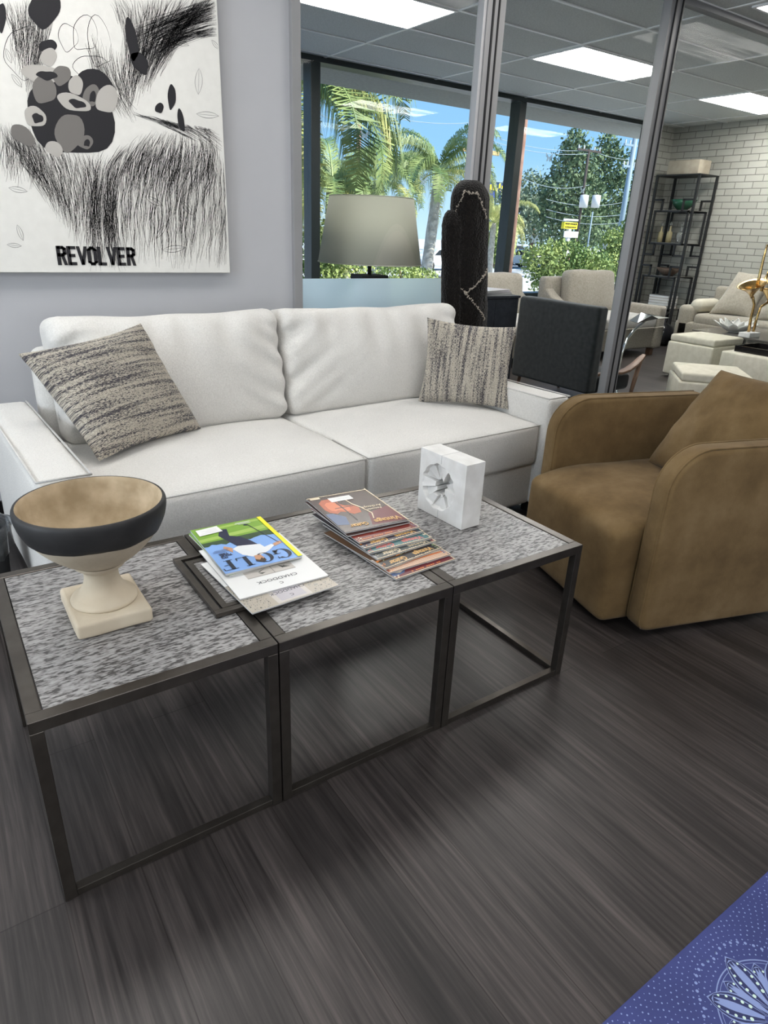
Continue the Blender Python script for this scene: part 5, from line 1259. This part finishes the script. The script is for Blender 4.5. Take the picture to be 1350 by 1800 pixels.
for s in (-1, 1): 
    q = px3(1019 if s < 0 else 1032 + 8, 365, 34) - Vector(P3.location); MB().lathe([(.001, 0), (.30, 0), (.30, .8), (.001, .85)], 18, (q.x, -.3, q.z)).obj('transformer', 'stucco', P3, True)
pole(1120, 225, 0, 30, .19, 'polegrey', 'blue-grey steel pole with two side arms by the glass wall post', [(1.0, 1.0), (2.2, .8)])
pole(1042, 372, 0, 28, .05, 'polegrey', 'thin pale lamp post in front of the conifers')
def wire(p, q, label, sag=.4):
    a, b = px3(*p), px3(*q); mb = MB(); pts = [a.lerp(b, k / 14) - Vector((0, 0, sag * 4 * (k / 14) * (1 - k / 14))) for k in range(15)]
    c_ = pts[0]; mb.tube([x - c_ for x in pts], .016, 5); o = mb.obj('power_line', 'wire'); o.location = c_; tag(o, label, 'cable', 'power lines outside the window')
for a, b, l_ in (((835, 228, 34), (1036, 264, 34), 'upper of the two long power lines meeting the dark pole crossarm'), ((835, 237, 34), (1036, 270, 34), 'lower of the two long power lines meeting the dark pole crossarm'),
                 ((915, 312, 34), (1036, 325, 34), 'power line sloping to the dark pole above its transformers'), ((960, 350, 34), (1110, 352, 34), 'power line level with the tops of the transformers'),
                 ((960, 368, 34), (1120, 372, 34), 'power line just below the transformers'), ((960, 381, 34), (1120, 386, 34), 'lowest power line, just above the yellow street sign'),
                 ((632, 192, 36), (860, 212, 36), 'power line running right from the red-brown pole at the left'), ((560, 199, 36), (632, 190, 36), 'power line running left from the red-brown pole at the left'),
                 ((1036, 262, 34), (1150, 275, 34), 'power line running right from the dark pole to the steel pole')): wire(a, b, l_)
# signs and far buildings
def sign(px0, py0, px1, py1, Y, m, label, marks, mm, postx=None, cat='sign'):
    a, b = px3(px0, py0, Y), px3(px1, py1, Y); cxm = (a.x + b.x) / 2
    t = thing('street_sign', label, cat, (cxm, Y, GZ)); hw = abs(b.x - a.x) / 2; z1_, z0_ = a.z - GZ, b.z - GZ
    MB().box(-hw, hw, -.12, .12, z0_, z1_).obj('panel', m, t, bevel=.02); mb = MB()
    random.seed(int(px0))
    for r_ in range(marks):
        zc = z0_ + (z1_ - z0_) * (r_ + .5) / marks; hh = (z1_ - z0_) / marks * .26; x = -hw * .85
        while x < hw * .8:
            w_ = random.uniform(.05, .10) * hw * 2; mb.box(x, x + w_ * .6, -.135, -.12, zc - hh * random.uniform(.6, 1), zc + hh * random.uniform(.6, 1)); x += w_
    if marks: mb.obj('lettering', mm, t)
    MB().box(-.12, .12, -.1, .1, 0, z0_).obj('post', 'stucco', t); return t
ys_ = sign(990, 390, 1012, 403, 30, 'yellow', 'yellow street sign with white panels before the conifers', 2, 'ink')
for (q0, q1, q2, q3, nm_) in ((988, 384, 1013, 389, 'header_panel'), (989, 406, 1012, 418, 'lower_panel')):
    a_, b_ = px3(q0, q1, 30) - Vector(ys_.location), px3(q2, q3, 30) - Vector(ys_.location)
    MB().box(a_.x, b_.x, -.16, -.11, b_.z, a_.z).obj(nm_, 'stucco', ys_)
sign(812, 258, 876, 274, 40, 'tansign', 'tan roadside sign high above the rolled rug', 0, 'yellow')
def building(px0, py0, px1, py1, Y, D, m, label, wins=6, name='building'):
    a, b = px3(px0, py0, Y), px3(px1, py1, Y); t = thing(name, label, 'building', (a.x, Y, GZ)); w_ = b.x - a.x; h2_ = a.z - GZ
    MB().box(0, w_, 0, D, 0, h2_).obj('wall', m, t); MB().box(-.2, w_ + .2, -.2, D + .2, h2_, h2_ + .18).obj('roof', 'polegrey', t)
    for k in range(wins):
        x = w_ * (k + .25) / wins; MB().box(x, x + w_ * .5 / wins, -.04, 0, h2_ * .25, h2_ * .7).obj('window', 'carglass', t)
    return t
bb = building(852, 318, 905, 470, 75, 2.5, 'polegrey', 'blue commercial building with a yellow-lettered sign right of the rug', 4)
a_ = px3(856, 322, 75); b_2 = px3(896, 350, 75); 
MB().box(.4, b_2.x - a_.x + .4, -.25, -.05, b_2.z - GZ, a_.z - GZ).obj('sign_panel', 'bluepaint', bb)
mb = MB(); 
for k in range(7): mb.box(.8 + k * .55, 1.15 + k * .55, -.3, -.25, (b_2.z + a_.z) / 2 - GZ - .1 + .15 * (k % 2), (b_2.z + a_.z) / 2 - GZ + .75 + .2 * ((k * 3) % 2))
mb.obj('sign_lettering', 'yellow', bb)
building(500, 450, 900, 480, 60, 6, 'stucco', 'low white building across the parking lot', 12)
building(880, 435, 960, 470, 62, 6, 'stucco', 'low pale building behind the parked cars', 4)
def car(px, py, Y, m, label, rz=0.0):
    q = px3(px, py, Y); t = thing('car', label, 'car', (q.x, Y, GZ), rz)
    prof = [(-2.2, .35), (-2.2, .75), (-1.9, .95), (-1.3, 1.0), (-.8, 1.42), (.7, 1.45), (1.3, 1.02), (2.05, .88), (2.2, .6), (2.2, .35)]
    MB().poly([(x, -.85, z) for x, z in prof], (0, 1.7, 0)).obj('body', m, t, bevel=.08)
    MB().poly([(x, -.865, z) for x, z in ((-1.1, 1.02), (-.7, 1.36), (.62, 1.38), (1.05, 1.02))], (0, 1.73, 0)).obj('window', 'carglass', t)
    for x in (-1.4, 1.4):
        for y in (-.87, .67): MB().tube([(x, y, .33), (x, y + .2, .33)], .33, 16).obj('wheel', 'rubber', t)
for a in ((905, 468, 42, 'carwhite', 'white car parked beside the wooden pole'), (880, 466, 46, 'carsilver', 'silver car parked left of the white one'), (872, 456, 56, 'carwhite', 'white van-like car farther off just right of the rug'),
          (690, 486, 40, 'carsilver', 'silver car glimpsed just under the lamp shade'), (770, 488, 38, 'carwhite', 'white car outside between the palm trunk and the rug'), (545, 470, 36, 'carwhite', 'white car at the far left window edge'), (900, 447, 58, 'cardark', 'dark car in the far row of the lot')): car(*a)
